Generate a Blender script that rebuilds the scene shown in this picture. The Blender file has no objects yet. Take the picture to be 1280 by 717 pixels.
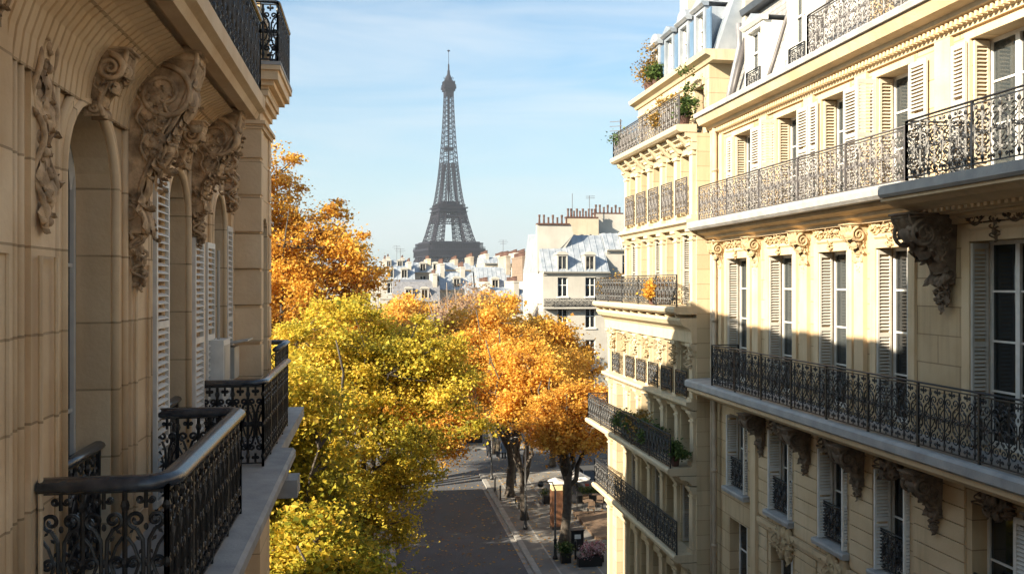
import bpy, math, random
import numpy as np
from math import sin, cos, pi, radians as R
rng = np.random.default_rng(7)
random.seed(7)
C = bpy.context.scene.collection
SC = bpy.context.scene
# ------------------------------------------------------------------ camera, sky, sun, exposure
EYE = 14.0          # height of the eye above the street; every z below is measured from the eye
YAW = 9.04
cam = bpy.data.cameras.new('camera'); co = bpy.data.objects.new('camera', cam); C.objects.link(co)
co.location = (0, 0, EYE); co.rotation_euler = (R(90), 0, -R(YAW))
cam.sensor_width = 36; cam.lens = 36 * 1100 / 1280; cam.shift_y = -3.5 / 1280
cam.clip_start = 0.1; cam.clip_end = 6000
SC.camera = co
SUN_A, SUN_E = 62.0, 25.0   # travel azimuth from street axis towards the right-hand houses, elevation
w = bpy.data.worlds.new('World'); SC.world = w; w.use_nodes = True
nt = w.node_tree; nt.nodes.clear()
wo = nt.nodes.new('ShaderNodeOutputWorld'); bg = nt.nodes.new('ShaderNodeBackground')
sky = nt.nodes.new('ShaderNodeTexSky'); sky.sky_type = 'NISHITA'; sky.sun_disc = False
sky.sun_elevation = R(SUN_E); sky.sun_rotation = R(180 + SUN_A)
sky.altitude = 100; sky.air_density = 1.0; sky.dust_density = 1.5; sky.ozone_density = 1.2
tc = nt.nodes.new('ShaderNodeTexCoord'); mp = nt.nodes.new('ShaderNodeMapping'); mp.inputs['Scale'].default_value = (1.2, 1.2, 9.0)
mp.inputs['Rotation'].default_value = (0.10, -0.06, 0.3)
n1 = nt.nodes.new('ShaderNodeTexNoise'); n1.inputs['Scale'].default_value = 1.6; n1.inputs['Detail'].default_value = 9; n1.inputs['Roughness'].default_value = 0.55
n1.inputs['Distortion'].default_value = 0.6
rp = nt.nodes.new('ShaderNodeValToRGB'); rp.color_ramp.elements[0].position = 0.46; rp.color_ramp.elements[1].position = 0.74
rp.color_ramp.elements[1].color = (.55, .55, .55, 1)
mx = nt.nodes.new('ShaderNodeMixRGB'); mx.inputs[2].default_value = (3.9, 4.1, 4.2, 1)
nt.links.new(tc.outputs['Generated'], mp.inputs[0]); nt.links.new(mp.outputs[0], n1.inputs['Vector'])
nt.links.new(n1.outputs[0], rp.inputs[0]); nt.links.new(rp.outputs[0], mx.inputs[0]); tn = nt.nodes.new('ShaderNodeMixRGB'); tn.blend_type = 'MULTIPLY'; tn.inputs[0].default_value = 1; tn.inputs[2].default_value = (.64, .83, .85, 1); nt.links.new(sky.outputs[0], tn.inputs[1]); nt.links.new(tn.outputs[0], mx.inputs[1])
sx_ = nt.nodes.new('ShaderNodeSeparateXYZ'); nt.links.new(tc.outputs['Generated'], sx_.inputs[0])
hr = nt.nodes.new('ShaderNodeMapRange'); hr.inputs[1].default_value = 0.0; hr.inputs[2].default_value = 0.26; hr.inputs[3].default_value = .75; hr.inputs[4].default_value = 0.0; nt.links.new(sx_.outputs[2], hr.inputs[0])
mh = nt.nodes.new('ShaderNodeMixRGB'); mh.inputs[2].default_value = (2.75, 3.0, 3.1, 1); nt.links.new(hr.outputs[0], mh.inputs[0]); nt.links.new(mx.outputs[0], mh.inputs[1])
nt.links.new(mh.outputs[0], bg.inputs[0]); bg.inputs[1].default_value = 0.073
nt.links.new(bg.outputs[0], wo.inputs[0])
sl = bpy.data.lights.new('sun', 'SUN'); sl.energy = 5.0; sl.angle = R(0.5); sl.color = (1.0, 0.865, 0.66)
so = bpy.data.objects.new('sun', sl); C.objects.link(so); so.location = (-20, -20, 40)
so.rotation_euler = (R(90 - SUN_E), 0, R(-SUN_A))
SC.view_settings.view_transform = 'Standard'; SC.view_settings.look = 'None'; SC.view_settings.exposure = 1.78; SC.view_settings.gamma = 1
SC.cycles.max_bounces = 10; SC.cycles.diffuse_bounces = 7; SC.cycles.transparent_max_bounces = 12; SC.cycles.caustics_reflective = False; SC.cycles.caustics_refractive = False
SC.cycles.volume_bounces = 0

# ------------------------------------------------------------------ materials
def mat(name, col, rough=0.7, var=0.0, vscale=3.0, col2=None, metal=0.0, bump=0.0, bscale=30.0, streak=0.0, brick=None, spec=0.5, grime=None):
    m = bpy.data.materials.new(name); m.use_nodes = True; t = m.node_tree; N = t.nodes; L = t.links
    b = N['Principled BSDF']; b.inputs['Roughness'].default_value = rough; b.inputs['Metallic'].default_value = metal
    b.inputs['Specular IOR Level'].default_value = spec
    b.inputs['Base Color'].default_value = (*col, 1)
    cur = None
    g = N.new('ShaderNodeNewGeometry')
    def mixc(a, bcol, fac, mode='MIX'):
        x = N.new('ShaderNodeMixRGB'); x.blend_type = mode
        if a is None: x.inputs[1].default_value = (*col, 1)
        else: L.new(a, x.inputs[1])
        x.inputs[2].default_value = (*bcol, 1); L.new(fac, x.inputs[0]); return x.outputs[0]
    def noise(scale, detail, lo, hi, top=1.0, vec=None):
        n = N.new('ShaderNodeTexNoise'); n.inputs['Scale'].default_value = scale; n.inputs['Detail'].default_value = detail
        L.new(vec if vec else g.outputs['Position'], n.inputs['Vector'])
        r = N.new('ShaderNodeMapRange'); r.inputs[1].default_value = lo; r.inputs[2].default_value = hi; r.inputs[4].default_value = top
        L.new(n.outputs[0], r.inputs[0]); return r.outputs[0]
    if var > 0:
        c2 = col2 or tuple(c * (1 - var) for c in col)
        cur = mixc(cur, c2, noise(vscale, 6, 0.35, 0.68))
    if streak > 0:
        s = N.new('ShaderNodeVectorMath'); s.operation = 'MULTIPLY'; s.inputs[1].default_value = (7, 7, 0.55)
        L.new(g.outputs['Position'], s.inputs[0])
        cur = mixc(cur, tuple(c * 0.45 for c in col), noise(1.0, 7, 0.52, 0.78, streak, s.outputs[0]))
    hsrc = None
    if brick:
        bw, bh, mort, axis = brick
        sp = N.new('ShaderNodeSeparateXYZ'); L.new(g.outputs['Position'], sp.inputs[0])
        cb = N.new('ShaderNodeCombineXYZ')
        if axis == 'sum':
            ad = N.new('ShaderNodeMath'); ad.operation = 'ADD'; L.new(sp.outputs[0], ad.inputs[0]); L.new(sp.outputs[1], ad.inputs[1]); L.new(ad.outputs[0], cb.inputs[0])
        else: L.new(sp.outputs[axis], cb.inputs[0])
        L.new(sp.outputs[1 if axis == 'ground' else 2], cb.inputs[1])
        bt = N.new('ShaderNodeTexBrick'); L.new(cb.outputs[0], bt.inputs['Vector'])
        bt.inputs['Scale'].default_value = 1; bt.inputs['Brick Width'].default_value = bw; bt.inputs['Row Height'].default_value = bh
        bt.inputs['Mortar Size'].default_value = mort; bt.inputs['Mortar Smooth'].default_value = 0.2; bt.inputs['Bias'].default_value = 0
        bt.inputs['Color1'].default_value = (1, 1, 1, 1); bt.inputs['Color2'].default_value = (0.80, 0.78, 0.74, 1); bt.inputs['Mortar'].default_value = (0.42, 0.38, 0.33, 1)
        x = N.new('ShaderNodeMixRGB'); x.blend_type = 'MULTIPLY'; x.inputs[0].default_value = 0.8
        if cur is None: x.inputs[1].default_value = (*col, 1)
        else: L.new(cur, x.inputs[1])
        L.new(bt.outputs[0], x.inputs[2]); cur = x.outputs[0]; hsrc = bt.outputs['Fac']
    if grime:
        cur = mixc(cur, grime, noise(1.7, 9, 0.5, 0.75, 0.7))
    if cur is not None: L.new(cur, b.inputs['Base Color'])
    if bump > 0:
        n = N.new('ShaderNodeTexNoise'); n.inputs['Scale'].default_value = bscale; n.inputs['Detail'].default_value = 6; L.new(g.outputs['Position'], n.inputs['Vector'])
        bp = N.new('ShaderNodeBump'); bp.inputs['Strength'].default_value = bump; bp.inputs['Distance'].default_value = 0.02
        L.new(n.outputs[0], bp.inputs['Height']); last = bp
        if hsrc:
            b2 = N.new('ShaderNodeBump'); b2.invert = True; b2.inputs['Strength'].default_value = 0.6; b2.inputs['Distance'].default_value = 0.015
            L.new(hsrc, b2.inputs['Height']); L.new(bp.outputs[0], b2.inputs['Normal']); last = b2
        L.new(last.outputs[0], b.inputs['Normal'])
    return m
def glass_mat(name, tint=(.05, .06, .065), see=0.35):
    m = bpy.data.materials.new(name); m.use_nodes = True; t = m.node_tree; N = t.nodes; L = t.links
    b = N['Principled BSDF']; b.inputs['Base Color'].default_value = (*tint, 1); b.inputs['Roughness'].default_value = 0.03
    b.inputs['Specular IOR Level'].default_value = 0.9
    g = N.new('ShaderNodeNewGeometry'); n = N.new('ShaderNodeTexNoise'); n.inputs['Scale'].default_value = 1.3; L.new(g.outputs['Position'], n.inputs['Vector'])
    bp = N.new('ShaderNodeBump'); bp.inputs['Strength'].default_value = 0.12; bp.inputs['Distance'].default_value = 0.05; L.new(n.outputs[0], bp.inputs['Height']); L.new(bp.outputs[0], b.inputs['Normal'])
    tr = N.new('ShaderNodeBsdfTransparent'); mi = N.new('ShaderNodeMixShader'); mi.inputs[0].default_value = see
    L.new(b.outputs[0], mi.inputs[1]); L.new(tr.outputs[0], mi.inputs[2]); L.new(mi.outputs[0], N['Material Output'].inputs[0])
    return m
def leaf_mat(name, cols, trans=0.5):
    m = bpy.data.materials.new(name); m.use_nodes = True; t = m.node_tree; N = t.nodes; L = t.links
    b = N['Principled BSDF']; b.inputs['Roughness'].default_value = 0.55; b.inputs['Specular IOR Level'].default_value = 0.25
    a = N.new('ShaderNodeAttribute'); a.attribute_name = 'tint'
    r = N.new('ShaderNodeValToRGB'); e = r.color_ramp.elements
    while len(e) < len(cols): e.new(0.5)
    for i, c in enumerate(cols): e[i].position = i / (len(cols) - 1); e[i].color = (*c, 1)
    L.new(a.outputs['Fac'], r.inputs[0]); L.new(r.outputs[0], b.inputs['Base Color'])
    tl = N.new('ShaderNodeBsdfTranslucent'); L.new(r.outputs[0], tl.inputs[0])
    mi = N.new('ShaderNodeMixShader'); mi.inputs[0].default_value = trans
    L.new(b.outputs[0], mi.inputs[1]); L.new(tl.outputs[0], mi.inputs[2]); L.new(mi.outputs[0], N['Material Output'].inputs[0])
    return m
M = {}
M['stone_l'] = mat('stone_l', (.84, .655, .44), .85, .26, 1.1, (.70, .50, .30), bump=.35, bscale=16, grime=(.66, .50, .33), brick=(1.25, .62, .010, 1))
M['stone_lp'] = mat('stone_lp', (.84, .655, .44), .85, .24, 1.6, (.70, .50, .30), bump=.35, bscale=16, grime=(.66, .50, .33), brick=(5.0, .62, .010, 1))
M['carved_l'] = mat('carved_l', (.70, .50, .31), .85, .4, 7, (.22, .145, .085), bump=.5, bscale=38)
M['stone_n'] = mat('stone_n', (.60, .465, .30), .85, .3, .9, (.50, .37, .215), bump=.25, bscale=22, streak=.42, brick=(1.1, .47, .011, 1))
M['stone_np'] = mat('stone_np', (.62, .485, .315), .85, .3, 1.3, (.52, .385, .23), bump=.25, bscale=25, streak=.42)
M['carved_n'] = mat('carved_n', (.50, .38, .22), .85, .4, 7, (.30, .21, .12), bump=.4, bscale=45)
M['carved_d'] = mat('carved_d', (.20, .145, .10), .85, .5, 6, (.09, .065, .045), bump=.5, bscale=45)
M['stone_m'] = mat('stone_m', (.54, .43, .28), .85, .28, 1.2, (.50, .42, .28), bump=.25, bscale=22, streak=.4, brick=(.9, .4, .006, 1))
M['stone_mp'] = mat('stone_mp', (.57, .46, .31), .85, .3, 2.0, (.47, .40, .28), bump=.3, bscale=25, streak=.45)
M['ledge'] = mat('ledge', (.40, .39, .38), .8, .4, 2.5, (.27, .27, .27), bump=.3, bscale=30, streak=.2)
M['white'] = mat('white', (.74, .73, .70), .45, .15, 6, streak=.15)
M['shutter'] = mat('shutter', (.50, .475, .43), .5, .18, 5, streak=.2)
M['shutter_y'] = mat('shutter_y', (.58, .50, .38), .5, .15, 5, streak=.15)
M['iron'] = mat('iron', (.008, .009, .012), .38, .5, 14, (.02, .02, .021), bump=.25, bscale=90, spec=.6)
M['iron_lit'] = mat('iron_lit', (.06, .056, .062), .42, .5, 14, (.09, .08, .075), bump=.2, bscale=90)  # paler copy of the black iron: sunlight on upper rails put into the colour
M['handrail'] = mat('handrail', (.022, .03, .045), .24, .5, 9, (.06, .07, .085), bump=.12, bscale=60, spec=.8)
M['zinc'] = mat('zinc', (.42, .45, .49), .42, .3, 1.5, (.25, .29, .34), metal=.35, streak=.3)
M['zinc_d'] = mat('zinc_d', (.07, .085, .11), .5, .3, 1.5, metal=.2)
M['slate'] = mat('slate', (.30, .30, .31), .7, .3, 3, brick=(.25, .16, .012, 1), bump=.2)
M['lead'] = mat('lead', (.25, .25, .27), .55, .35, 3, metal=.3, streak=.3)
M['pipe'] = mat('pipe', (.42, .34, .25), .6, .25, 3, streak=.3)
M['pipe_d'] = mat('pipe_d', (.10, .09, .09), .5, .3, 4)
M['glass'] = glass_mat('glass')
M['glass_d'] = glass_mat('glass_d', (.02, .024, .028), .15)
M['dark'] = mat('dark', (.03, .028, .026), .9)
M['room'] = mat('room', (.10, .085, .07), .9)
M['curtain'] = mat('curtain', (.55, .53, .48), .9, .2, 8)
M['plaster'] = mat('plaster', (.42, .40, .36), .85, .2, .5, (.33, .315, .285), streak=.25)
M['plaster_c'] = mat('plaster_c', (.47, .40, .30), .85, .2, .5, streak=.25)
M['plaster_t'] = mat('plaster_t', (.36, .31, .25), .9, .35, .8, streak=.3)
M['brick'] = mat('brick', (.27, .20, .15), .9, .3, 2, brick=(.24, .09, .012, 0))
M['terracotta'] = mat('terracotta', (.10, .05, .038), .85, .5, 4)
M['asphalt'] = mat('asphalt', (.075, .084, .10), .85, .35, .7, (.06, .062, .068), bump=.4, bscale=18, grime=(.085, .08, .072))
M['pave'] = mat('pave', (.17, .165, .155), .85, .3, .8, (.12, .115, .11), bump=.3, bscale=14, brick=(.9, .6, .012, 'ground') if False else None)
M['kerb'] = mat('kerb', (.30, .295, .28), .8, .3, 2, bump=.2)
M['paint'] = mat('paint', (.62, .62, .60), .7, .35, 3)
M['ground'] = mat('ground', (.13, .125, .115), .95, .3, .05)
M['bark'] = mat('bark', (.045, .036, .03), .9, .5, 6, (.09, .075, .06), bump=.8, bscale=14)
M['bark_l'] = mat('bark_l', (.20, .15, .12), .9, .5, 4, (.30, .26, .22), bump=.6, bscale=14)
M['eiffel'] = mat('eiffel', (.020, .019, .028), .75, .2, .02, spec=.12)
M['tower_d'] = mat('tower_d', (.016, .016, .024), .75, .2, .02, spec=.12)
M['wood'] = mat('wood', (.15, .10, .065), .7, .4, 4)
M['orange'] = mat('orange', (.13, .055, .022), .7, .4, 5, (.08, .035, .02))
M['cream'] = mat('cream', (.62, .52, .30), .6, .2, 4)
M['black'] = mat('black', (.015, .015, .017), .35)
M['red'] = mat('red', (.35, .05, .04), .5)
M['skin'] = mat('skin', (.48, .30, .22), .6)
M['cloth_d'] = mat('cloth_d', (.03, .033, .045), .9)
M['cloth_b'] = mat('cloth_b', (.10, .14, .22), .9)
M['cloth_t'] = mat('cloth_t', (.30, .24, .17), .9)
M['car'] = mat('car', (.20, .21, .23), .3, metal=.5)
M['leaf_yellow'] = leaf_mat('leaf_yellow', [(.21, .21, .035), (.44, .38, .045), (.70, .51, .055), (.84, .60, .12)])
M['leaf_green'] = leaf_mat('leaf_green', [(.14, .17, .02), (.32, .31, .035), (.58, .44, .05), (.76, .48, .06)])
M['leaf_orange'] = leaf_mat('leaf_orange', [(.30, .15, .04), (.58, .29, .045), (.76, .43, .07), (.85, .58, .14)])
M['leaf_gold'] = leaf_mat('leaf_gold', [(.38, .17, .05), (.62, .33, .05), (.80, .48, .07), (.84, .58, .16)])
M['leaf_pink'] = leaf_mat('leaf_pink', [(.34, .20, .13), (.50, .34, .22), (.66, .46, .20)])
M['leaf_bush'] = leaf_mat('leaf_bush', [(.03, .06, .02), (.07, .12, .03), (.15, .18, .05)], .25)
M['leaf_rust'] = leaf_mat('leaf_rust', [(.10, .09, .03), (.28, .17, .04), (.50, .28, .05)], .25)
M['flower'] = leaf_mat('flower', [(.06, .10, .03), (.5, .2, .25), (.7, .65, .62)], .2)

# ------------------------------------------------------------------ mesh builder
class MB:
    def __init__(s): s.v = []; s.n = 0; s.f = []; s.tint = None
    def add(s, verts, faces):
        verts = np.asarray(verts, dtype=float).reshape(-1, 3)
        s.v.append(verts)
        if isinstance(faces, np.ndarray): s.f.append(faces + s.n)
        else:
            by = {}
            for f in faces: by.setdefault(len(f), []).append(f)
            for k in by: s.f.append(np.array(by[k], dtype=np.int64) + s.n)
        s.n += len(verts)
    def hexa(s, p):   # 8 points: bottom 4 ccw, top 4 ccw
        s.add(p, [(0, 3, 2, 1), (4, 5, 6, 7), (0, 1, 5, 4), (1, 2, 6, 5), (2, 3, 7, 6), (3, 0, 4, 7)])
    def box(s, x0, x1, y0, y1, z0, z1):
        s.hexa([(x0, y0, z0), (x1, y0, z0), (x1, y1, z0), (x0, y1, z0), (x0, y0, z1), (x1, y0, z1), (x1, y1, z1), (x0, y1, z1)])
    def tube(s, pts, r, sides=5, caps=True, flat=1.0):
        p = np.asarray(pts, float); n = len(p)
        r = np.full(n, r) if np.isscalar(r) else np.asarray(r, float)
        t = np.gradient(p, axis=0); t /= np.linalg.norm(t, axis=1)[:, None] + 1e-12
        mean = np.abs(t).mean(0); ref = np.eye(3)[np.argmin(mean)]
        a = np.cross(t, ref); a /= np.linalg.norm(a, axis=1)[:, None] + 1e-9
        b = np.cross(t, a)
        th = np.arange(sides) * 2 * pi / sides
        v = p[:, None, :] + r[:, None, None] * (np.cos(th)[None, :, None] * a[:, None, :] + flat * np.sin(th)[None, :, None] * b[:, None, :])
        i = np.arange(n - 1)[:, None] * sides; j = np.arange(sides)[None, :]; j2 = (j + 1) % sides
        q = np.stack([i + j, i + j2, i + sides + j2, i + sides + j], -1).reshape(-1, 4)
        base = s.n
        s.add(v.reshape(-1, 3), q)
        if caps:
            s.f.append(np.array([[base + k for k in range(sides)][::-1], [base + (n - 1) * sides + k for k in range(sides)]]))
    def beam(s, a, b, w, h=None):
        a = np.array(a, float); b = np.array(b, float); h = h or w
        t = b - a; t /= np.linalg.norm(t) + 1e-9
        ref = np.array([0, 0, 1.]) if abs(t[2]) < .9 else np.array([1., 0, 0])
        x = np.cross(t, ref); x /= np.linalg.norm(x); y = np.cross(x, t)
        P = [a - x*w/2 - y*h/2, a + x*w/2 - y*h/2, a + x*w/2 + y*h/2, a - x*w/2 + y*h/2]
        s.hexa(P + [q + (b - a) for q in P])
    def sphere(s, c, r, nu=8, nv=6, sq=(1, 1, 1)):
        u = np.arange(nu) * 2 * pi / nu; v = np.linspace(0, pi, nv + 1)
        P = np.stack([np.outer(np.sin(v), np.cos(u)) * sq[0], np.outer(np.sin(v), np.sin(u)) * sq[1], np.outer(np.cos(v), np.ones(nu)) * sq[2]], -1) * r + np.array(c)
        i = np.arange(nv)[:, None] * nu; j = np.arange(nu)[None, :]; j2 = (j + 1) % nu
        s.add(P.reshape(-1, 3), np.stack([i + j, i + nu + j, i + nu + j2, i + j2], -1).reshape(-1, 4))
    def lathe(s, c, prof, n=16, cap=True):
        th = np.arange(n) * 2 * pi / n; m = len(prof)
        P = np.array([[(c[0] + r * cos(t), c[1] + r * sin(t), c[2] + z) for t in th] for r, z in prof])
        i = np.arange(m - 1)[:, None] * n; j = np.arange(n)[None, :]; j2 = (j + 1) % n
        base = s.n
        s.add(P.reshape(-1, 3), np.stack([i + j, i + j2, i + n + j2, i + n + j], -1).reshape(-1, 4))
        if cap: s.f.append(np.array([[base + k for k in range(n)][::-1], [base + (m - 1) * n + k for k in range(n)]]))
    def grid(s, P):
        P = np.asarray(P); a, b = P.shape[:2]
        i = np.arange(a - 1)[:, None] * b; j = np.arange(b - 1)[None, :]
        s.add(P.reshape(-1, 3), np.stack([i + j, i + j + 1, i + b + j + 1, i + b + j], -1).reshape(-1, 4))
    def prism(s, poly, dirv):   # planar polygon (list of 3d) extruded by dirv
        n = len(poly); d = np.array(dirv, float); p = np.array(poly, float)
        s.add(np.vstack([p, p + d]), [tuple(range(n))[::-1], tuple(range(n, 2 * n))] + [(k, (k + 1) % n, (k + 1) % n + n, k + n) for k in range(n)])
    def merge(s, o, fn=None):
        V = np.vstack(o.v); V = fn(V) if fn else V
        s.v.append(V)
        for f in o.f: s.f.append(f + s.n)
        s.n += len(V)
    def build(s, name, m, parent=None, smooth=False, loc=None):
        V = np.vstack(s.v).copy(); V[:, 2] += EYE
        off = np.array(loc, float) if loc is not None else np.zeros(3)
        q = parent
        while q is not None: off += np.array(q.location); q = q.parent
        V -= off
        me = bpy.data.meshes.new(name)
        tot = sum(len(f) for f in s.f); lens = np.concatenate([np.full(len(f), f.shape[1]) for f in s.f]); loops = np.concatenate([f.reshape(-1) for f in s.f])
        me.vertices.add(len(V)); me.vertices.foreach_set('co', V.reshape(-1).astype(np.float32))
        me.loops.add(len(loops)); me.loops.foreach_set('vertex_index', loops.astype(np.int32))
        me.polygons.add(tot); me.polygons.foreach_set('loop_start', np.concatenate([[0], np.cumsum(lens)[:-1]]).astype(np.int32))
        try: me.polygons.foreach_set('loop_total', lens.astype(np.int32))
        except Exception: pass
        me.update(calc_edges=True)
        me.polygons.foreach_set('use_smooth', np.full(tot, bool(smooth)))
        if s.tint is not None:
            at = me.attributes.new('tint', 'FLOAT', 'FACE'); at.data.foreach_set('value', s.tint.astype(np.float32))
        me.materials.append(M[m] if isinstance(m, str) else m)
        o = bpy.data.objects.new(name, me); C.objects.link(o)
        if loc is not None: o.location = loc
        if parent is not None: o.parent = parent
        return o
def tag(o, label=None, cat=None, group=None, kind=None):
    if label: o['label'] = label
    if cat: o['category'] = cat
    if group: o['group'] = group
    if kind: o['kind'] = kind
    return o
def empty(name, loc, label, cat, group=None):
    o = bpy.data.objects.new(name, None); C.objects.link(o); o.location = (loc[0], loc[1], loc[2] + EYE)
    o.empty_display_size = .2
    return tag(o, label, cat, group)
def split_build(name, m, parent, u_list):
    for fn in u_list:
        mb = MB(); fn(mb); mb.build(name, m, parent)
def copy_tree(o, parent=None):
    c = o.copy(); C.objects.link(c)
    if parent is not None: c.parent = parent; c.matrix_parent_inverse = o.matrix_parent_inverse
    for ch in [x for x in bpy.data.objects if x.parent == o]: copy_tree(ch, c)
    return c

# ------------------------------------------------------------------ facades: u along the wall, d out of the wall, z up
class Fac:
    def __init__(s, kind, pos): s.k = kind; s.p = pos
    def P(s, u, d, z):
        if s.k == 'R': return (s.p - d, u, z)
        if s.k == 'L': return (s.p + d, u, z)
        if s.k == 'F': return (u, s.p - d, z)
        if s.k == 'B': return (u, s.p + d, z)
    def V(s, A):
        A = np.asarray(A, float); u, d, z = A[..., 0], A[..., 1], A[..., 2]
        if s.k == 'R': return np.stack([s.p - d, u, z], -1)
        if s.k == 'L': return np.stack([s.p + d, u, z], -1)
        if s.k == 'F': return np.stack([u, s.p - d, z], -1)
        return np.stack([u, s.p + d, z], -1)
    def box(s, mb, u0, u1, d0, d1, z0, z1):
        a = s.P(u0, d0, z0); b = s.P(u1, d1, z1)
        mb.box(min(a[0], b[0]), max(a[0], b[0]), min(a[1], b[1]), max(a[1], b[1]), z0, z1)
    def prof(s, mb, pts, u0, u1):      # closed (d,z) profile extruded along u
        p = [s.P(u0, d, z) for d, z in pts]; q = s.P(u1, 0, 0); r = s.P(u0, 0, 0)
        mb.prism(p, np.array(q) - np.array(r))
def wall(mb, F, u0, u1, z0, z1, ops, depth=.3, d=0.0):
    """front skin with rectangular openings (a,b,c,e) and their reveals"""
    us = sorted({u0, u1, *[x for o in ops for x in (o[0], o[1]) if u0 < x < u1]}); zs = sorted({z0, z1, *[x for o in ops for x in (o[2], o[3]) if z0 < x < z1]})
    for i in range(len(us) - 1):
        for j in range(len(zs) - 1):
            cu = (us[i] + us[i+1]) / 2; cz = (zs[j] + zs[j+1]) / 2
            if any(o[0] < cu < o[1] and o[2] < cz < o[3] for o in ops): continue
            mb.add([F.P(us[i], d, zs[j]), F.P(us[i+1], d, zs[j]), F.P(us[i+1], d, zs[j+1]), F.P(us[i], d, zs[j+1])], [(0, 1, 2, 3)])
    for a, b, c, e in ops:
        for (ua, za, ub, zb) in ((a, c, a, e), (b, c, b, e), (a, c, b, c), (a, e, b, e)):
            mb.add([F.P(ua, d, za), F.P(ub, d, zb), F.P(ub, d - depth, zb), F.P(ua, d - depth, za)], [(0, 1, 2, 3)])
def spandrel(mb, F, a, b, zs, zt, depth, d=0.0, n=14):
    """fills the corners of a rectangular opening so that its head is round; zs = springing, zt = top of opening"""
    c = (a + b) / 2; r = (b - a) / 2; h = zt - zs
    arc = [(c - r * cos(t), zs + h * sin(t)) for t in np.linspace(0, pi, n)]
    for k in range(n - 1):
        (ua, za), (ub, zb) = arc[k], arc[k+1]
        mb.add([F.P(ua, d, za), F.P(ub, d, zb), F.P(ub, d, zt + .001), F.P(ua, d, zt + .001)], [(0, 1, 2, 3)])
        mb.add([F.P(ua, d, za), F.P(ub, d, zb), F.P(ub, d - depth, zb), F.P(ua, d - depth, za)], [(0, 1, 2, 3)])
def shutter_leaf(F, mb, u0, u1, d0, d1, z0, z1, slat=.062, along='u'):
    """louvred leaf; along='u' lies flat on the wall, 'd' stands across it (folded in the reveal)"""
    st = .055
    if along == 'u':
        for a, b in ((u0, u0 + st), (u1 - st, u1)): F.box(mb, a, b, d0, d1, z0, z1)
        zz = [z0, (z0 * .45 + z1 * .55) - .04, z1 - .08]
        for z in zz: F.box(mb, u0 + st, u1 - st, d0, d1, z, z + .08)
        k = z0 + .10
        while k < z1 - .13:
            if not (zz[1] - .05 < k < zz[1] + .09):
                p = [F.P(u0 + st, d0 + .002, k + .03), F.P(u0 + st, d1 - .002, k), F.P(u0 + st, d1 - .002, k + .012), F.P(u0 + st, d0 + .002, k + .042)]
                mb.prism(p, np.array(F.P(u1 - st, 0, 0)) - np.array(F.P(u0 + st, 0, 0)))
            k += slat
    else:
        for a, b in ((d0, d0 + st * .7), (d1 - st * .7, d1)): F.box(mb, u0, u1, a, b, z0, z1)
        zz = [z0, (z0 + z1) / 2 - .04, z1 - .08]
        for z in zz: F.box(mb, u0, u1, d0 + st * .7, d1 - st * .7, z, z + .08)
        k = z0 + .10
        while k < z1 - .13:
            if not (zz[1] - .05 < k < zz[1] + .09):
                p = [F.P(u0 + .002, d0 + st * .7, k), F.P(u1 - .002, d0 + st * .7, k + .03), F.P(u1 - .002, d0 + st * .7, k + .042), F.P(u0 + .002, d0 + st * .7, k + .012)]
                mb.prism(p, np.array(F.P(0, d1 - st * .7, 0)) - np.array(F.P(0, d0 + st * .7, 0)))
            k += slat
def window(F, root, a, b, z0, z1, rec=.28, bars=3, mat_f='white', glass='glass', curtain=0, single=False, arch=None):
    f = MB(); t = .055; d = -rec
    F.box(f, a, a + t, d - .06, d, z0, z1); F.box(f, b - t, b, d - .06, d, z0, z1)
    F.box(f, a + t, b - t, d - .06, d, z0, z0 + .10); F.box(f, a + t, b - t, d - .06, d, z1 - t, z1)
    c = (a + b) / 2
    if not single: F.box(f, c - .045, c + .045, d - .07, d + .012, z0 + .10, z1 - t)
    for k in range(1, bars + 1):
        z = z0 + .1 + (z1 - z0 - .1) * k / (bars + 1)
        for (p, q) in (((a + t, c - .045), (c + .045, b - t)) if not single else ((a + t, b - t),)):
            F.box(f, p, q, d - .045, d - .012, z - .016, z + .016)
    if arch:
        n = 12; r = (b - a) / 2
        pts = [F.P(c - (r - .03) * cos(x), d - .03, arch + (z1 - arch - .03) * sin(x)) for x in np.linspace(0, pi, n)]
        f.tube(pts, .035, 4)
    fo = f.build('window', mat_f, root)
    g = MB(); F.box(g, a + .02, b - .02, d - .040, d - .034, z0 + .02, z1 - .02); g.build('pane', glass, fo)
    if curtain:
        cm = MB(); uu = np.linspace(0, 1, 26)
        for (p, q) in ((a + .03, a + (b - a) * curtain), (b - (b - a) * curtain, b - .03)):
            P = [[F.P(p + (q - p) * x, d - .16 + .022 * sin(x * 28), z) for x in uu] for z in (z0 + .06, z1 - .05)]
            cm.grid(P)
        cm.build('curtain', 'curtain', fo, smooth=True)
    return fo

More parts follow.
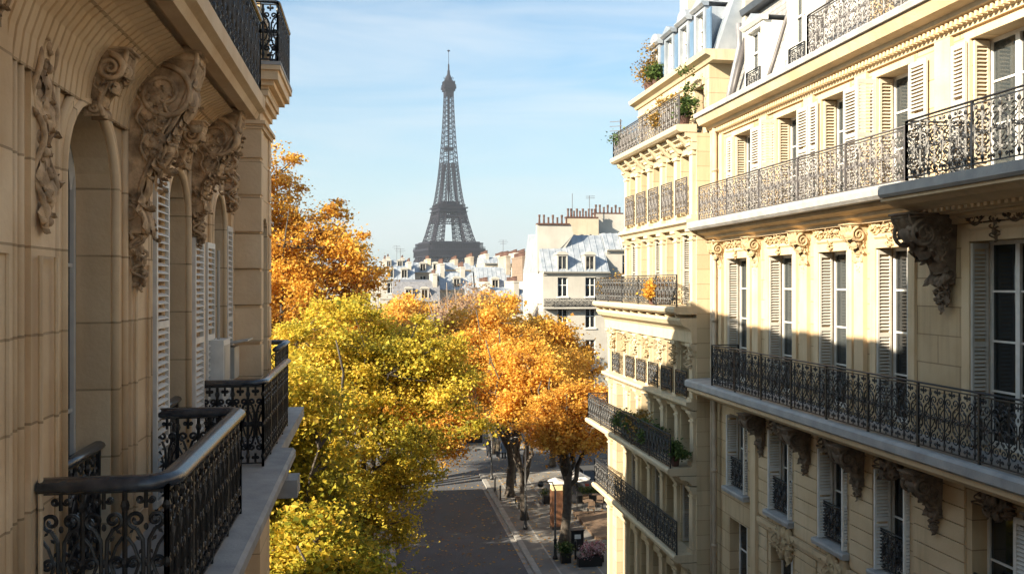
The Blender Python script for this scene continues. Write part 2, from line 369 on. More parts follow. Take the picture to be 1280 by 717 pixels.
# ------------------------------------------------------------------ wrought iron
def spiral(cx, cz, r0, r1, a0, turns, n=16):
    t = np.linspace(0, 1, n); r = r0 + (r1 - r0) * t; a = a0 + turns * 2 * pi * t
    return np.stack([cx + r * np.cos(a), cz + r * np.sin(a)], -1)
def scroll_module(w, h, seed=0, fine=1.0, th=.011, sides=4):
    """one repeat of ironwork, in (u, z) with thickness along d: bars, C and S scrolls, leaves"""
    mb = MB(); rr = random.Random(seed)
    def T(pts, r=th, s=sides):
        P = np.array([(p[0], 0, p[1]) for p in pts]); mb.tube(P, r, s)
    n = int(14 * fine)
    def bar(u, z0, z1, r): T([(u, z0), (u, z1)], r)
    bar(0, 0, h, th * 1.25)
    for z in (.08, .5, .9): mb.sphere((0, 0, h * z), th * 2.1, 6, 4, (1, 1, 1.5))
    bar(w * .5, 0, h * .12, th); bar(w * .5, h * .88, h, th)
    for sx in (-1, 1):
        def X(p): return [(w * .5 + sx * (q[0] - w * .5), q[1]) for q in p]
        R0 = w * .22
        T(X(spiral(w * .27, h * .20, R0, R0 * .2, pi * .5, 1.35, n)))
        T(X(spiral(w * .27, h * .80, R0, R0 * .2, -pi * .5, -1.35, n)))
        T(X([(w * .27, h * .20 + R0), (w * .42, h * .34), (w * .44, h * .5), (w * .42, h * .66), (w * .27, h * .80 - R0)]))
        T(X(spiral(w * .20, h * .50, R0 * .75, R0 * .15, 0, 1.3, n)), th * .9)
        T(X([(w * .05, h * .32), (w * .2, h * .38), (w * .35, h * .5), (w * .2, h * .62), (w * .05, h * .68)]), th * .8)
        T(X(spiral(w * .36, h * .06, R0 * .4, R0 * .1, 0, 1.2, n - 4)), th * .8)
        T(X(spiral(w * .36, h * .94, R0 * .4, R0 * .1, 0, -1.2, n - 4)), th * .8)
        for (pu, pz, an) in ((.30, .33, .9), (.38, .42, 2.1), (.30, .67, -.9), (.38, .58, -2.1), (.14, .5, 0), (.16, .28, 2.4), (.16, .72, -2.4)):
            L = w * (.13 + .05 * rr.random()); c = np.array([w * pu, h * pz]); dv = np.array([cos(an), sin(an)]); pv = np.array([-dv[1], dv[0]])
            q = [c - dv * L * .5, c + pv * L * .28, c + dv * L * .6, c - pv * L * .28]
            q = X([tuple(x) for x in q])
            mb.add([(x[0], -.006, x[1]) for x in q] + [(x[0], .006, x[1]) for x in q], [(0, 1, 2, 3), (7, 6, 5, 4), (0, 4, 5, 1), (1, 5, 6, 2), (2, 6, 7, 3), (3, 7, 4, 0)])
    mb.sphere((w * .5, 0, h * .5), w * .085, 8, 6, (1, .5, 1.3)); mb.sphere((w * .5, 0, h * .25), w * .06, 6, 5, (1, .5, 1.6)); mb.sphere((w * .5, 0, h * .75), w * .06, 6, 5, (1, .5, 1.6))
    return mb
_modc = {}
def railing(F, parent, u0, u1, d, z0, z1, returns=(), m='iron', rail='iron', mw=.34, th=.011, fine=1.0, railw=.05, railh=.035, name='railing', sides=4, posts=0):
    """a run of ironwork at distance d, with return runs (u, d_from, d_to); the handrail is a sub-part"""
    mb = MB(); hb = MB()
    runs = [((u0, d), (u1, d))] + [((u, a), (u, b)) for u, a, b in returns]
    for (p, q) in runs:
        L = math.hypot(q[0] - p[0], q[1] - p[1]); k = max(1, round(L / mw)); ww = L / k; h = z1 - z0 - .12
        key = (round(ww, 3), round(h, 3), fine, th, sides)
        if key not in _modc: _modc[key] = scroll_module(ww, h, 1, fine, th, sides)
        mod = _modc[key]; du = np.array([(q[0] - p[0]) / L, (q[1] - p[1]) / L]); pe = np.array([-du[1], du[0]])
        for i in range(k):
            def fn(V, i=i):
                s = V[:, 0] + i * ww; t = V[:, 1]
                A = np.stack([p[0] + du[0] * s + pe[0] * t, p[1] + du[1] * s + pe[1] * t, V[:, 2] + z0 + .06], -1)
                return F.V(A)
            mb.merge(mod, fn)
        for z in (z0 + .05, z1 - .06):
            mb.beam(F.P(p[0], p[1], z), F.P(q[0], q[1], z), .03, .018)
        for e in (p, q):
            mb.beam(F.P(e[0], e[1], z0), F.P(e[0], e[1], z1 - .01), .035, .035)
        if posts:
            kk = max(1, round(L / posts))
            for i in range(1, kk):
                e = (p[0] + (q[0] - p[0]) * i / kk, p[1] + (q[1] - p[1]) * i / kk)
                mb.beam(F.P(e[0], e[1], z0), F.P(e[0], e[1], z1 - .01), .035, .035)
    o = mb.build(name, m, parent)
    # handrail follows the runs
    order = [(u0, d), (u1, d)]
    for u, a, b in returns:
        far = (u, a if abs(a - d) > abs(b - d) else b)
        if abs(u - u0) < 1e-6: order.insert(0, far)
        else: order.append(far)
    P = []
    for i, e in enumerate(order):
        if 0 < i < len(order) - 1:
            a = np.array(order[i-1]); c = np.array(e); b = np.array(order[i+1]); rr = railw * 1.1
            pa = c + (a - c) / np.linalg.norm(a - c) * rr; pb = c + (b - c) / np.linalg.norm(b - c) * rr
            for t in np.linspace(0, 1, 6): P.append((1-t)**2 * pa + 2*t*(1-t) * c + t*t * pb)
        else: P.append(np.array(e, float))
    n = len(P); ring = 10; prof = [(railw/2 * cos(t), railh/2 * (sin(t) if sin(t) > 0 else sin(t) * .8)) for t in np.arange(ring) * 2 * pi / ring]
    P = np.array(P); t = np.gradient(P, axis=0); t /= np.linalg.norm(t, axis=1)[:, None]; pe = np.stack([-t[:, 1], t[:, 0]], -1)
    V = np.array([[F.P(P[i, 0] + pe[i, 0] * a, P[i, 1] + pe[i, 1] * a, z1 - .01 + b) for a, b in prof] for i in range(n)])
    i = np.arange(n - 1)[:, None] * ring; j = np.arange(ring)[None, :]; j2 = (j + 1) % ring
    hb.add(V.reshape(-1, 3), np.stack([i + j, i + j2, i + ring + j2, i + ring + j], -1).reshape(-1, 4))
    hb.f.append(np.array([list(range(ring))[::-1], [(n-1) * ring + k for k in range(ring)]]))
    if parent.parent is None: hb.build('handrail', rail, o, smooth=True)
    else: hb.build('handrail', rail, parent, smooth=True)
    return o

# ------------------------------------------------------------------ stone carving
def acanthus(mb, base, along, out, side, L, W, curl=.8, lobes=4, n=12, m=9):
    """a lobed leaf lying along 'along', bulging towards 'out', its tip curled over"""
    base = np.array(base, float); A = np.array(along, float); O = np.array(out, float); S = np.array(side, float)
    P = np.zeros((n, m, 3))
    for i in range(n):
        s = i / (n - 1)
        if s < .72: pa = s; po = .10 * sin(s / .72 * pi)
        else:
            q = (s - .72) / .28; pa = .72 + .16 * sin(q * pi * .75); po = .12 * q + curl * .22 * (1 - cos(q * pi * .8))
        wd = W * (math.sin(pi * min(1, .12 + .85 * s ** .8)) ** .7) * (1 + .22 * abs(sin(s * pi * lobes)) - .1)
        for j in range(m):
            t = -1 + 2 * j / (m - 1)
            rid = .06 * abs(cos(t * pi * 2.0)) - .10 * t * t
            P[i, j] = base + A * L * (pa - .10 * abs(t) * (.5 + s)) + O * (L * po + W * rid) + S * wd * t * .5
    mb.grid(P)
def carving(mb, F, uc, w, z0, z1, d=.06, dens=26, seed=0, taper=.35, size=1.0, dfun=None):
    """relief of leaves, fruit and ribbons hanging on a wall, narrowing downwards"""
    rr = random.Random(seed); o = np.array(F.P(0, 1, 0)) - np.array(F.P(0, 0, 0)); s = np.array(F.P(1, 0, 0)) - np.array(F.P(0, 0, 0)); H = z1 - z0
    for k in range(dens):
        t = (k + rr.random()) / dens; z = z1 - H * t; hw = w / 2 * (1 - (1 - taper) * t) * (.72 + .28 * sin(t * 14 + seed))
        x = rr.uniform(-1, 1) * hw * .62; a = rr.uniform(-1.1, 1.1) + (pi if rr.random() < .72 else 0)
        al = np.array([0, 0, 1]) * cos(a) + s * sin(a); sd = np.array([0, 0, 1]) * -sin(a) + s * cos(a)
        dd = d * (.35 + rr.random() * .6) * (1 - .4 * abs(x) / (hw + .01)) + (dfun(z) if dfun else 0)
        L = size * rr.uniform(.16, .30) * (w / .5) ** .6
        acanthus(mb, F.P(uc + x, dd, z), al, o, sd, L, L * .62, rr.uniform(.1, .45), 3, 9, 7)
    for k in range(dens):   # rounded masses under the leaves
        t = (k + .5) / dens; z = z1 - H * t; hw = w / 2 * (1 - (1 - taper) * t)
        x = rr.uniform(-1, 1) * hw * .55; r = max(.02, hw * rr.uniform(.22, .42)); q = o * d * .55 + np.abs(s) * r + np.array([0, 0, 1]) * r * rr.uniform(.9, 1.5)
        mb.sphere(F.P(uc + x, d * .25 + (dfun(z) if dfun else 0), z), 1.0, 9, 7, tuple(np.abs(q)))
    for k in range(dens // 2):
        t = rr.random(); z = z1 - H * t; hw = w / 2 * (1 - (1 - taper) * t)
        x = rr.uniform(-1, 1) * hw * .6; r = size * rr.uniform(.018, .045)
        mb.sphere(F.P(uc + x, d * .9 + (dfun(z) if dfun else 0), z), r, 7, 5)
    for sg in (-1, 1):   # scrolled ribbons down both sides
        P = []
        for t in np.linspace(0, 1, 30):
            hw = w / 2 * (1 - (1 - taper) * t); z = z1 - H * t
            P.append(F.P(uc + sg * hw * (.8 + .2 * sin(t * 17)), d * (.7 + .4 * sin(t * 23 + sg)) + (dfun(z) if dfun else 0), z))
        mb.tube(P, size * .022, 6)
def console(mb, F, uc, w, z0, z1, dt, db, seed=0, leaf=1.0, drop=True):
    """scrolled stone bracket: fluted S-shaped front, volutes on its sides, leaf and drop below"""
    H = z1 - z0; n = 40; m = 13
    def front(t):      # t 0 top .. 1 bottom
        z = z1 - H * t
        if t < .10: d = dt
        else:
            q = (t - .10) / .90
            d = db + (dt - db) * (1 - q) ** 1.9 + .10 * dt * sin(q * pi * 2.0)
            if q > .85: d += .05 * dt * sin((q - .85) / .15 * pi)
        return d, z
    T = np.linspace(0, 1, n); P = np.zeros((n, m, 3))
    for i, t in enumerate(T):
        d, z = front(t); ww = w * (1 - .22 * t)
        for j in range(m):
            s = -1 + 2 * j / (m - 1)
            fl = (.030 * cos(s * pi * 3) * w / .4) if t > .10 else .02 * (j in (0, m - 1))
            P[i, j] = F.P(uc + s * ww / 2, d + fl, z)
    mb.grid(P)
    for sg, j in ((-1, 0), (1, m - 1)):     # sides
        back = np.array([F.P(uc + sg * w * (1 - .22 * t) / 2, 0, front(t)[1]) for t in T])
        mb.grid(np.stack([P[:, j], back], 1))
        q = lambda u, v: F.P(u, v, 0)
        r0 = min(dt * .42, H * .2); dc, zc = dt - r0 * 1.05, z1 - H * .10 - r0
        sp = spiral(dc, zc, r0, r0 * .12, pi * .5, -1.9, 34)
        mb.tube([F.P(uc + sg * (w / 2 + .01), a, b) for a, b in sp], np.linspace(.034, .015, 34) * (w / .35) ** .5, 6)
        r1 = r0 * .42; d1, zz = front(.90); sp = spiral(d1 - r1, z0 + H * .12, r1, r1 * .15, pi * .3, 1.6, 22)
        mb.tube([F.P(uc + sg * (w * .39 + .008), max(a, .02), b) for a, b in sp], .02 * (w / .35) ** .5, 6)
        e = [F.P(uc + sg * (w * (1 - .22 * t) / 2), front(t)[0] + .005, front(t)[1]) for t in T]
        mb.tube(e, .026 * (w / .35) ** .5, 6)
        carving(mb, F2side(F, uc + sg * (w / 2 - .01), sg), dt * .42, dt * .6, z1 - H * .62, z1 - H * .2, .03, int(7 * leaf), seed + 5 + sg, .5, .7 * dt / .7)
    o = np.array(F.P(0, 1, 0)) - np.array(F.P(0, 0, 0)); s = np.array(F.P(1, 0, 0)) - np.array(F.P(0, 0, 0)); dn = np.array([0, 0, -1.])
    F.box(mb, uc - w * .60, uc + w * .60, 0, dt + .05, z1 - H * .035, z1); F.box(mb, uc - w * .55, uc + w * .55, 0, dt + .02, z1 - H * .075, z1 - H * .035)
    for (t, sc) in ((.22, 1.0), (.48, .9), (.70, .8)):
        d, z = front(t); acanthus(mb, F.P(uc, d + .02, z), dn + o * -.25, o, s, H * .26 * sc, w * .95 * sc, .55, 4, 14, 11)
    rr = random.Random(seed)
    for k in range(int(14 * leaf)):
        t = rr.uniform(.15, .97); d, z = front(t); sd = rr.choice((-1, 1)); al = dn * .8 + s * sd * rr.uniform(.2, .9)
        acanthus(mb, F.P(uc + sd * w * rr.uniform(.1, .42), d + .01, z), al, o, s * .8 + dn * -.3 * sd, H * .13, w * .34, .4, 3, 9, 7)
    if drop: carving(mb, F, uc, w * .8, z0 - H * .28, z0 + H * .12, db * .9, int(12 * leaf), seed + 2, .25, .75 * w / .35)
def F2side(F, u, sg):
    """a facade frame turned to the side face of a bracket: its u runs along d, its d along u"""
    class S:
        def P(s, a, b, z): return F.P(u + sg * b, a, z)
    return S()
# ================================================================== the setting
GZ = -14.0
def sheet(name, m, poly, z, kind='structure', thick=0):
    mb = MB()
    if thick: mb.prism([(x, y, z - thick) for x, y in poly], (0, 0, thick))
    else: mb.add([(x, y, z) for x, y in poly], [tuple(range(len(poly)))])
    return tag(mb.build(name, m), kind=kind)
sheet('ground', 'ground', [(-3000, -3000), (3000, -3000), (3000, 3000), (-3000, 3000)], GZ)
RL, RR = 1.2, 7.75       # road edges
CY0, CY1 = 64.0, 74.0    # the crossing street
sheet('road', 'asphalt', [(RL, -40), (RR, -40), (RR, 150), (RL, 150)], GZ + .012)
sheet('cross_street', 'asphalt', [(-60, CY0), (RL, CY0), (RL, CY1), (-60, CY1)], GZ + .012)
sheet('cross_street', 'asphalt', [(RR, CY0), (70, CY0), (70, CY1), (RR, CY1)], GZ + .012)
def pavement(x0, x1, y0, y1, kx=None):
    sheet('pavement', 'pave', [(x0, y0), (x1, y0), (x1, y1), (x0, y1)], GZ + .13, thick=.13)
pavement(RR + .3, 9.18, -40, 31.75); pavement(RR + .3, 17, 31.75, CY0 - .3); pavement(-2.38, RL - .3, -40, 19.4); pavement(-14, RL - .3, 19.4, CY0 - .3)
pavement(RR + .3, 17, CY1 + .3, 150); pavement(-14, RL - .3, CY1 + .3, 150); pavement(17, 60, 31.75, CY0 - .3)
def kerb(x0, x1, y0, y1):
    mb = MB(); L = max(x1 - x0, y1 - y0); n = max(1, int(L / 1.2)); hor = (x1 - x0) > (y1 - y0)
    for k in range(n):
        a, b = k / n, (k + 1) / n; g = .008 / L
        if hor: mb.box(x0 + L * (a + g), x0 + L * (b - g), y0, y1, GZ, GZ + .14)
        else: mb.box(x0, x1, y0 + L * (a + g), y0 + L * (b - g), GZ, GZ + .14)
    tag(mb.build('kerb', 'kerb'), kind='structure')
kerb(RR, RR + .3, 0, CY0 - .3); kerb(RR, 60, CY0 - .3, CY0); kerb(RL - .3, RL, 0, CY0 - .3); kerb(-14, RL, CY0 - .3, CY0)
kerb(RR, RR + .3, CY1 + .3, 150); kerb(RR, 60, CY1, CY1 + .3); kerb(RL - .3, RL, CY1 + .3, 150); kerb(-14, RL, CY1, CY1 + .3)
mb = MB()
for y in (CY1 + 1.2,):
    x = RL + .35
    while x < RR - .5: mb.box(x, x + .5, y, y + 2.6, GZ + .013, GZ + .017); x += 1.0
tag(mb.build('crossing_markings', 'paint'), kind='structure')
mb = MB()   # square gullies of setts along the right kerb and two manholes
mb.box(RR - .28, RR - .02, 36, CY0 - 4.2, GZ + .013, GZ + .018); tag(mb.build('gutter', 'kerb'), kind='structure')
mb = MB(); mb.box(8.9, 9.0, 36, CY0 - .5, GZ + .131, GZ + .135); mb.box(10.9, 10.98, 36, CY0 - .5, GZ + .131, GZ + .135); tag(mb.build('pavement_joint', 'kerb'), kind='structure')

# ================================================================== near house on the right
F = Fac('R', 9.2)
N = empty('apartment_building', (12, 12, GZ), 'near limestone apartment house on the right with shutters, long black balconies and slate mansard', 'building')
Y0, Y1 = -10.0, 22.75
far = [9.2, 6.7, 4.4, 1.9, -.6, -3.1, -5.6, -8.1]
bays = [21.2, 18.8, 16.5, 14.45, 11.75] + far
hw = [.62, .6, .56, .5, .62] + [.6] * 8
opsA = [(c - h, c + h, -2.52, .66) for c, h in zip(bays, hw)]
opsB = [(c - h, c + h, 1.70, 3.80) for c, h in zip([20.85, 18.45, 16.45, 14.42, 11.75] + far, [.55, .55, .5, .52, .62] + [.6] * 8)]
opsC = [(c - h, c + h, -5.25, -3.36) for c, h in zip(bays, [.56, .52, .5, .48, .62] + [.6] * 8)]
opsD = [(c - .55, c + .55, -8.6, -6.05) for c in bays]
opsE = [(c - .8, c + .8, -13.8, -10.2) for c in bays]
mb = MB(); wall(mb, F, Y0, Y1, -14, 4.0, opsA + opsB + opsC + opsD + opsE, .34); mb.build('wall', 'stone_n', N)
mb = MB(); mb.box(10.4, 22, Y0 + .02, Y1 - .02, -14, 4.0); mb.box(9.55, 10.39, Y0 + .005, Y0 + .2, -14, 4.0); mb.box(9.55, 10.39, Y1 - .2, Y1 - .005, -14, 4.0); mb.build('core', 'room', N)
mb = MB()
for z in (-9.6, -6.0 + .3, -2.9, 1.2, 3.95): mb.box(9.56, 10.38, Y0 + .25, Y1 - .25, z, z + .12)
mb.build('floor_slab', 'room', N)
# mouldings and pilasters
mb = MB()
for c, h in zip(bays, hw):      # architrave round the main floor windows
    for s in (-1, 1): F.box(mb, c + s * (h + .09) - .09, c + s * (h + .09) + .09, 0, .05, -2.5, .84)
    F.prof(mb, [(0, .66), (.055, .66), (.055, .82), (.09, .86), (.09, .92), (0, .92)], c - h, c + h)
F.prof(mb, [(0, .95), (.10, .95), (.10, 1.02), (.16, 1.06), (.16, 1.12), (0, 1.12)], Y0, 13.4)
F.prof(mb, [(0, 1.13), (.14, 1.13), (.16, 1.2), (.3, 1.24), (.3, 1.3), (.5, 1.36), (.5, 1.44), (0, 1.44)], Y0, Y1)
for u in (22.25, 20.02, 17.62, 15.45): F.box(mb, u - .16, u + .16, 0, .09, -2.5, 1.12)
for c, h in zip([20.85, 18.45, 16.45, 14.42, 11.75] + far, [.55, .55, .5, .52, .62] + [.6] * 8):
    for s in (-1, 1): F.box(mb, c + s * (h + .06) - .06, c + s * (h + .06) + .06, 0, .045, 1.7, 3.92)
    F.box(mb, c - h, c + h, 0, .045, 3.8, 3.92)
for u in (22.3, 19.65, 17.45, 15.43, 13.0, 10.5, 8.0): F.box(mb, u - .2, u + .2, 0, .07, 1.7, 3.96)
F.prof(mb, [(0, 1.5), (.05, 1.5), (.05, 1.72), (0, 1.72)], Y0, 13.2)
F.prof(mb, [(0, -5.75), (.05, -5.75), (.08, -5.65), (.08, -5.55), (0, -5.55)], Y0, 20.0)
mb.build('moulding', 'stone_np', N)
# rusticated courses below the main balcony
cols = {}; z = -5.5
while z < -3.15:
    us = [Y0] + [x for o in sorted(opsC) if o[1] < 19.9 for x in (o[0] - .14, o[1] + .14)] + [19.95]
    for i in range(0, len(us), 2): F.box(cols.setdefault(i, MB()), us[i], us[i+1], 0, .035, z + .012, min(z + .272, -3.1))
    z += .284
z = -10
while z < -5.9:
    us = [Y0] + [x for o in sorted(opsD) if o[1] < 19.9 for x in (o[0] - .14, o[1] + .14)] + [19.95]
    for i in range(0, len(us), 2): F.box(cols.setdefault(i, MB()), us[i], us[i+1], 0, .035, z + .012, min(z + .30, -5.78))
    z += .312
for q in cols.values(): q.build('rusticated_course', 'stone_np', N)
# cornice with dentils, gutter
mb = MB()
F.prof(mb, [(0, 3.97), (.06, 3.97), (.06, 4.03), (.10, 4.05), (.10, 4.14), (.24, 4.17), (.26, 4.24), (.46, 4.28), (.5, 4.36), (.54, 4.44), (.54, 4.47), (0, 4.47)], Y0, Y1)
u = Y0 + .05
while u < Y1 - .1: F.box(mb, u, u + .055, .10, .19, 4.055, 4.135); u += .115
mb.build('cornice', 'stone_np', N)
mb = MB(); F.prof(mb, [(0, 4.473), (.60, 4.473), (.62, 4.56), (.58, 4.60), (0, 4.60)], Y0, Y1); mb.build('gutter', 'ledge', N)
# slate mansard + attic
ms = [(9.2 + .10, 4.6), (10.0, 7.3)]
mb = MB(); mb.prism([(9.34, Y0, 4.6), (10.25, Y0, 7.35), (22, Y0, 8.0), (22, Y0, 4.0), (9.34, Y0, 4.0)], (0, Y1 - .45 - Y0, 0)); mb.build('roof', 'slate', N)
mb = MB(); F.prof(mb, [(-1.05, 7.30), (-.75, 7.30), (-.70, 7.45), (-1.1, 7.52)], Y0, Y1); mb.build('roof_trim', 'zinc_d', N)
def dormer(root, yc, w, x0, x1, z0, z1, head='flat', guard=True, zinc='white', rows=2):
    """dormer facing -X: box from x0 (front) into the roof x1"""
    G = Fac('R', x0); d = MB(); t = .14
    d.box(x0, x1, yc - w/2 - t, yc - w/2, z0, z1 + .1); d.box(x0, x1, yc + w/2, yc + w/2 + t, z0, z1 + .1); d.box(x0, x1, yc - w/2, yc + w/2, z1, z1 + .1)
    d.box(x0, x1, yc - w/2, yc + w/2, z0 - .05, z0)
    G.prof(d, [(-.1, z1 + .1), (.05, z1 + .1), (.12, z1 + .17), (.12, z1 + .21), (-.1, z1 + .21)], yc - w/2 - t - .06, yc + w/2 + t + .06)
    do = d.build('dormer', zinc, root)
    c = MB()
    if head == 'arch':
        pr = [(x0 - .06, yc - (w/2 + t) * cos(a), z1 + .21 + .30 * sin(a)) for a in np.linspace(0, pi, 12)]; c.prism(pr, (x1 - x0 + .06, 0, 0))
    else: c.prism([(x0 - .08, yc - w/2 - t - .05, z1 + .212), (x0 - .08, yc + w/2 + t + .05, z1 + .212), (x0 - .08, yc, z1 + .40)], (x1 - x0, 0, 0))
    c.build('dormer_roof', 'zinc', do)
    g = MB(); G.box(g, yc - w/2, yc + w/2, -.19, -.18, z0, z1); g.build('pane', 'glass', do)
    f = MB()
    for u in (yc - w/2 + .03, yc, yc + w/2 - .03): G.box(f, u - .03, u + .03, -.178, -.12, z0, z1)
    for z in np.linspace(z0 + .03, z1 - .03, rows + 2): G.box(f, yc - w/2 + .06, yc - .03, -.176, -.13, z - .022, z + .022); G.box(f, yc + .03, yc + w/2 - .06, -.176, -.13, z - .022, z + .022)
    f.build('frame', 'white', do)
    if guard: railing(G, do, yc - w/2, yc + w/2, .02, z0, z0 + .55, mw=.26, th=.009, name='guard_rail')
    return do
dormer(N, 20.45, .78, 9.28, 10.2, 4.72, 6.25); dormer(N, 18.2, .72, 9.28, 10.2, 4.72, 6.6)
for yc in (15.9, 14.0, 12.0): dormer(N, yc, .95, 9.55, 10.3, 4.66, 6.7, guard=False)
for y in (19.35, 17.25):     # sloping party ribs and lead downpipes over the mansard
    mb = MB(); mb.prism([(9.22, y, 4.6), (9.22 + .95, y, 7.4), (10.6, y, 7.4), (9.7, y, 4.6)], (0, .16, 0)); mb.build('roof_rib', 'white', N)
    mb = MB(); mb.tube([(9.2, y + .3, 4.65), (9.45, y + .3, 5.4), (9.95, y + .3, 7.0), (10.0, y + .3, 7.25)], .05, 8); mb.build('drainpipe', 'pipe_d', N, smooth=True)
mb = MB(); mb.tube([(9.25, 22.05, 4.65), (9.35, 22.05, 5.2), (9.62, 22.1, 6.3), (9.6, 22.1, 6.9)], .075, 8); mb.build('drainpipe', 'lead', N, smooth=True)
mb = MB(); mb.tube([(9.2, 21.7, 4.65), (9.35, 21.7, 5.3), (9.62, 21.7, 6.4)], .07, 8); mb.build('drainpipe', 'pipe_d', N, smooth=True)
b = MB(); F.box(b, Y0, 16.95, .0, .42, 4.603, 4.64); bo = b.build('balcony', 'ledge', N)
railing(F, bo, Y0, 16.9, .36, 4.64, 5.52, [(16.9, 0, .36)], m='iron_lit', rail='iron_lit')
for yc in (15.0, 12.9): mb = MB(); mb.box(9.15, 9.5, yc - .12, yc + .12, 4.64, 6.4); mb.build('attic_pier', 'stone_np', N)
# upper balcony: ordinary run beyond, projecting bay nearer
b = MB(); F.prof(b, [(0, 1.443), (.72, 1.443), (.78, 1.50), (.80, 1.60), (.80, 1.66), (0, 1.66)], 13.0, Y1); bo = b.build('balcony', 'ledge', N)
railing(F, bo, 13.15, 22.3, .62, 1.66, 2.58, m='iron_lit', rail='iron_lit', posts=1.9)
b = MB(); F.prof(b, [(0, 1.10), (.34, 1.10), (.40, 1.16), (.62, 1.18), (.72, 1.22), (.92, 1.25), (1.02, 1.30), (1.12, 1.32), (1.12, 1.37), (0, 1.37)], Y0, 13.05)
u = Y0
while u < 12.9: F.box(b, u, u + .07, .40, .58, 1.12, 1.178); u += .14
bo = b.build('balcony_cornice', 'stone_np', N)
b = MB(); F.prof(b, [(0, 1.445), (.0, 1.375), (1.16, 1.375), (1.20, 1.42), (1.20, 1.56), (0, 1.60)], Y0, 13.0); bo = b.build('balcony', 'ledge', N)
railing(F, bo, Y0, 12.35, 1.12, 1.58, 2.5, [(12.35, 0, 1.12)], posts=1.5, th=.013)
# main balcony
b = MB(); F.prof(b, [(0, -3.05), (.30, -3.05), (.34, -2.98), (.62, -2.96), (.70, -2.90), (.78, -2.86), (.78, -2.78), (0, -2.78)], Y0, Y1)
b.build('balcony_cornice', 'stone_np', N)
b = MB(); F.prof(b, [(0, -2.777), (.80, -2.777), (.86, -2.73), (.86, -2.60), (.80, -2.56), (0, -2.53)], Y0, Y1); bo = b.build('balcony', 'ledge', N)
railing(F, bo, Y0, 21.2, .70, -2.56, -1.53, [(21.2, 0, .70)], posts=1.45, th=.012)
# windows
for i, (a, b_, z0, z1) in enumerate(opsA):
    wo_ = window(F, N, a, b_, z0, z1, .30, 3, glass='glass_d' if i in (3, 4) else 'glass', curtain=(.3, .18, .42, .12, .2)[i % 5])
    m = MB(); shutter_leaf(F, m, b_ - .05, b_ - .008, -.25, .03, z0 + .03, z1 - .03, along='d'); shutter_leaf(F, m, a + .008, a + .05, -.25, .03, z0 + .03, z1 - .03, along='d')
    m.build('shutter', 'shutter', wo_)
for i, (a, b_, z0, z1) in enumerate(opsB):
    wo_ = window(F, N, a, b_, z0, z1, .30, 2, curtain=(0, .36, .2, .46, .3)[i % 5])
    for (p, q) in ((a - .50, a - .02), (b_ + .02, b_ + .36)):
        m = MB()
        if p > a and i % 2: shutter_leaf(F, m, b_ + .02, b_ + .06, .05, .40, z0 + .03, z1 - .03, along='d')
        else: shutter_leaf(F, m, p, q, .05 + .02 * (i % 3), .09 + .02 * (i % 3), z0 + .03, z1 - .03)
        m.build('shutter', 'shutter', wo_)
    m = MB(); shutter_leaf(F, m, b_ - .05, b_ - .008, -.27, -.01, z0 + .03, z1 - .03, along='d'); m.build('shutter', 'shutter_y', wo_)
for i, (a, b_, z0, z1) in enumerate(opsC):
    wo_ = window(F, N, a, b_, z0, z1, .26, 1, glass='glass_d', curtain=(.2, .3, 0, .42, .15)[i % 5])
    s = MB(); F.prof(s, [(0, z0 - .12), (.16, z0 - .12), (.18, z0 - .04), (.16, z0), (-.2, z0 + .02)], a - .12, b_ + .12); s.build('sill', 'ledge', wo_)
    railing(F, wo_, a + .01, b_ - .01, -.04, z0 + .03, z0 + .78, mw=.26, th=.011, name='guard_rail')
    if i == 4:
        m = MB(); shutter_leaf(F, m, a - .62, a - .01, .04, .08, z0 + .02, z1); m.build('shutter', 'white', wo_)
        m = MB(); shutter_leaf(F, m, a, a + .30, .0, .04, z0 + .02, z1); m.build('shutter', 'white', wo_)
    else:
        for (p, q) in ((a + .008, a + .05), (b_ - .05, b_ - .008)):
            m = MB(); shutter_leaf(F, m, p, q, -.22, .10, z0 + .03, z1 - .03, along='d'); m.build('shutter', 'white', wo_)
for i, (a, b_, z0, z1) in enumerate(opsD):
    wo_ = window(F, N, a, b_, z0, z1, .26, 2, glass='glass_d')
    s = MB(); F.prof(s, [(0, z0 - .12), (.16, z0 - .12), (.18, z0 - .04), (.16, z0), (-.2, z0 + .02)], a - .12, b_ + .12); s.build('sill', 'ledge', wo_)
    railing(F, wo_, a + .01, b_ - .01, -.04, z0 + .03, z0 + .8, mw=.26, th=.011, name='guard_rail')
for a, b_, z0, z1 in opsE: window(F, N, a, b_, z0, z1, .3, 2, mat_f='wood', glass='glass_d')
# carved consoles and garlands
for i, u in enumerate((22.25, 20.02, 17.62, 15.45)):
    m = MB(); console(m, F, u, .34, .42, 1.14, .34, .09, 10 + i, .7); m.build('console', 'carved_n', N, smooth=True)
for i, (c, h) in enumerate(zip(bays, hw)):
    m = MB(); rr = random.Random(i)
    o = np.array([-1., 0, 0]); s = np.array([0, 1., 0])
    for sg in (-1, 1):
        for k in range(6): acanthus(m, F.P(c + sg * (.10 + k * h / 6.3), .06, 1.05 - .05 * sin(k)), s * sg * .9 + np.array([0, 0, -.25 + .3 * sin(k * 1.9)]), o, np.array([0, 0, 1.]), .20, .15, .9, 3, 8, 7)
        m.tube([F.P(c + sg * x, .09, .98 + .07 * sin(x * 11)) for x in np.linspace(.1, h + .1, 14)], .022, 5)
        sp = spiral(c + sg * (h * .8), 1.0, .09, .02, 0, sg * 1.5, 14); m.tube([F.P(a, .09, b) for a, b in sp], .018, 5)
    carving(m, F, c, .26, .66, 1.12, .12, 9, i + 50, .4, .6)
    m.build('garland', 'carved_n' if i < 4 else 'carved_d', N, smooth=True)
m = MB(); console(m, F, 12.95, .48, -.0, 1.14, .82, .2, 3, 2.0); m.build('console', 'carved_d', N, smooth=True)
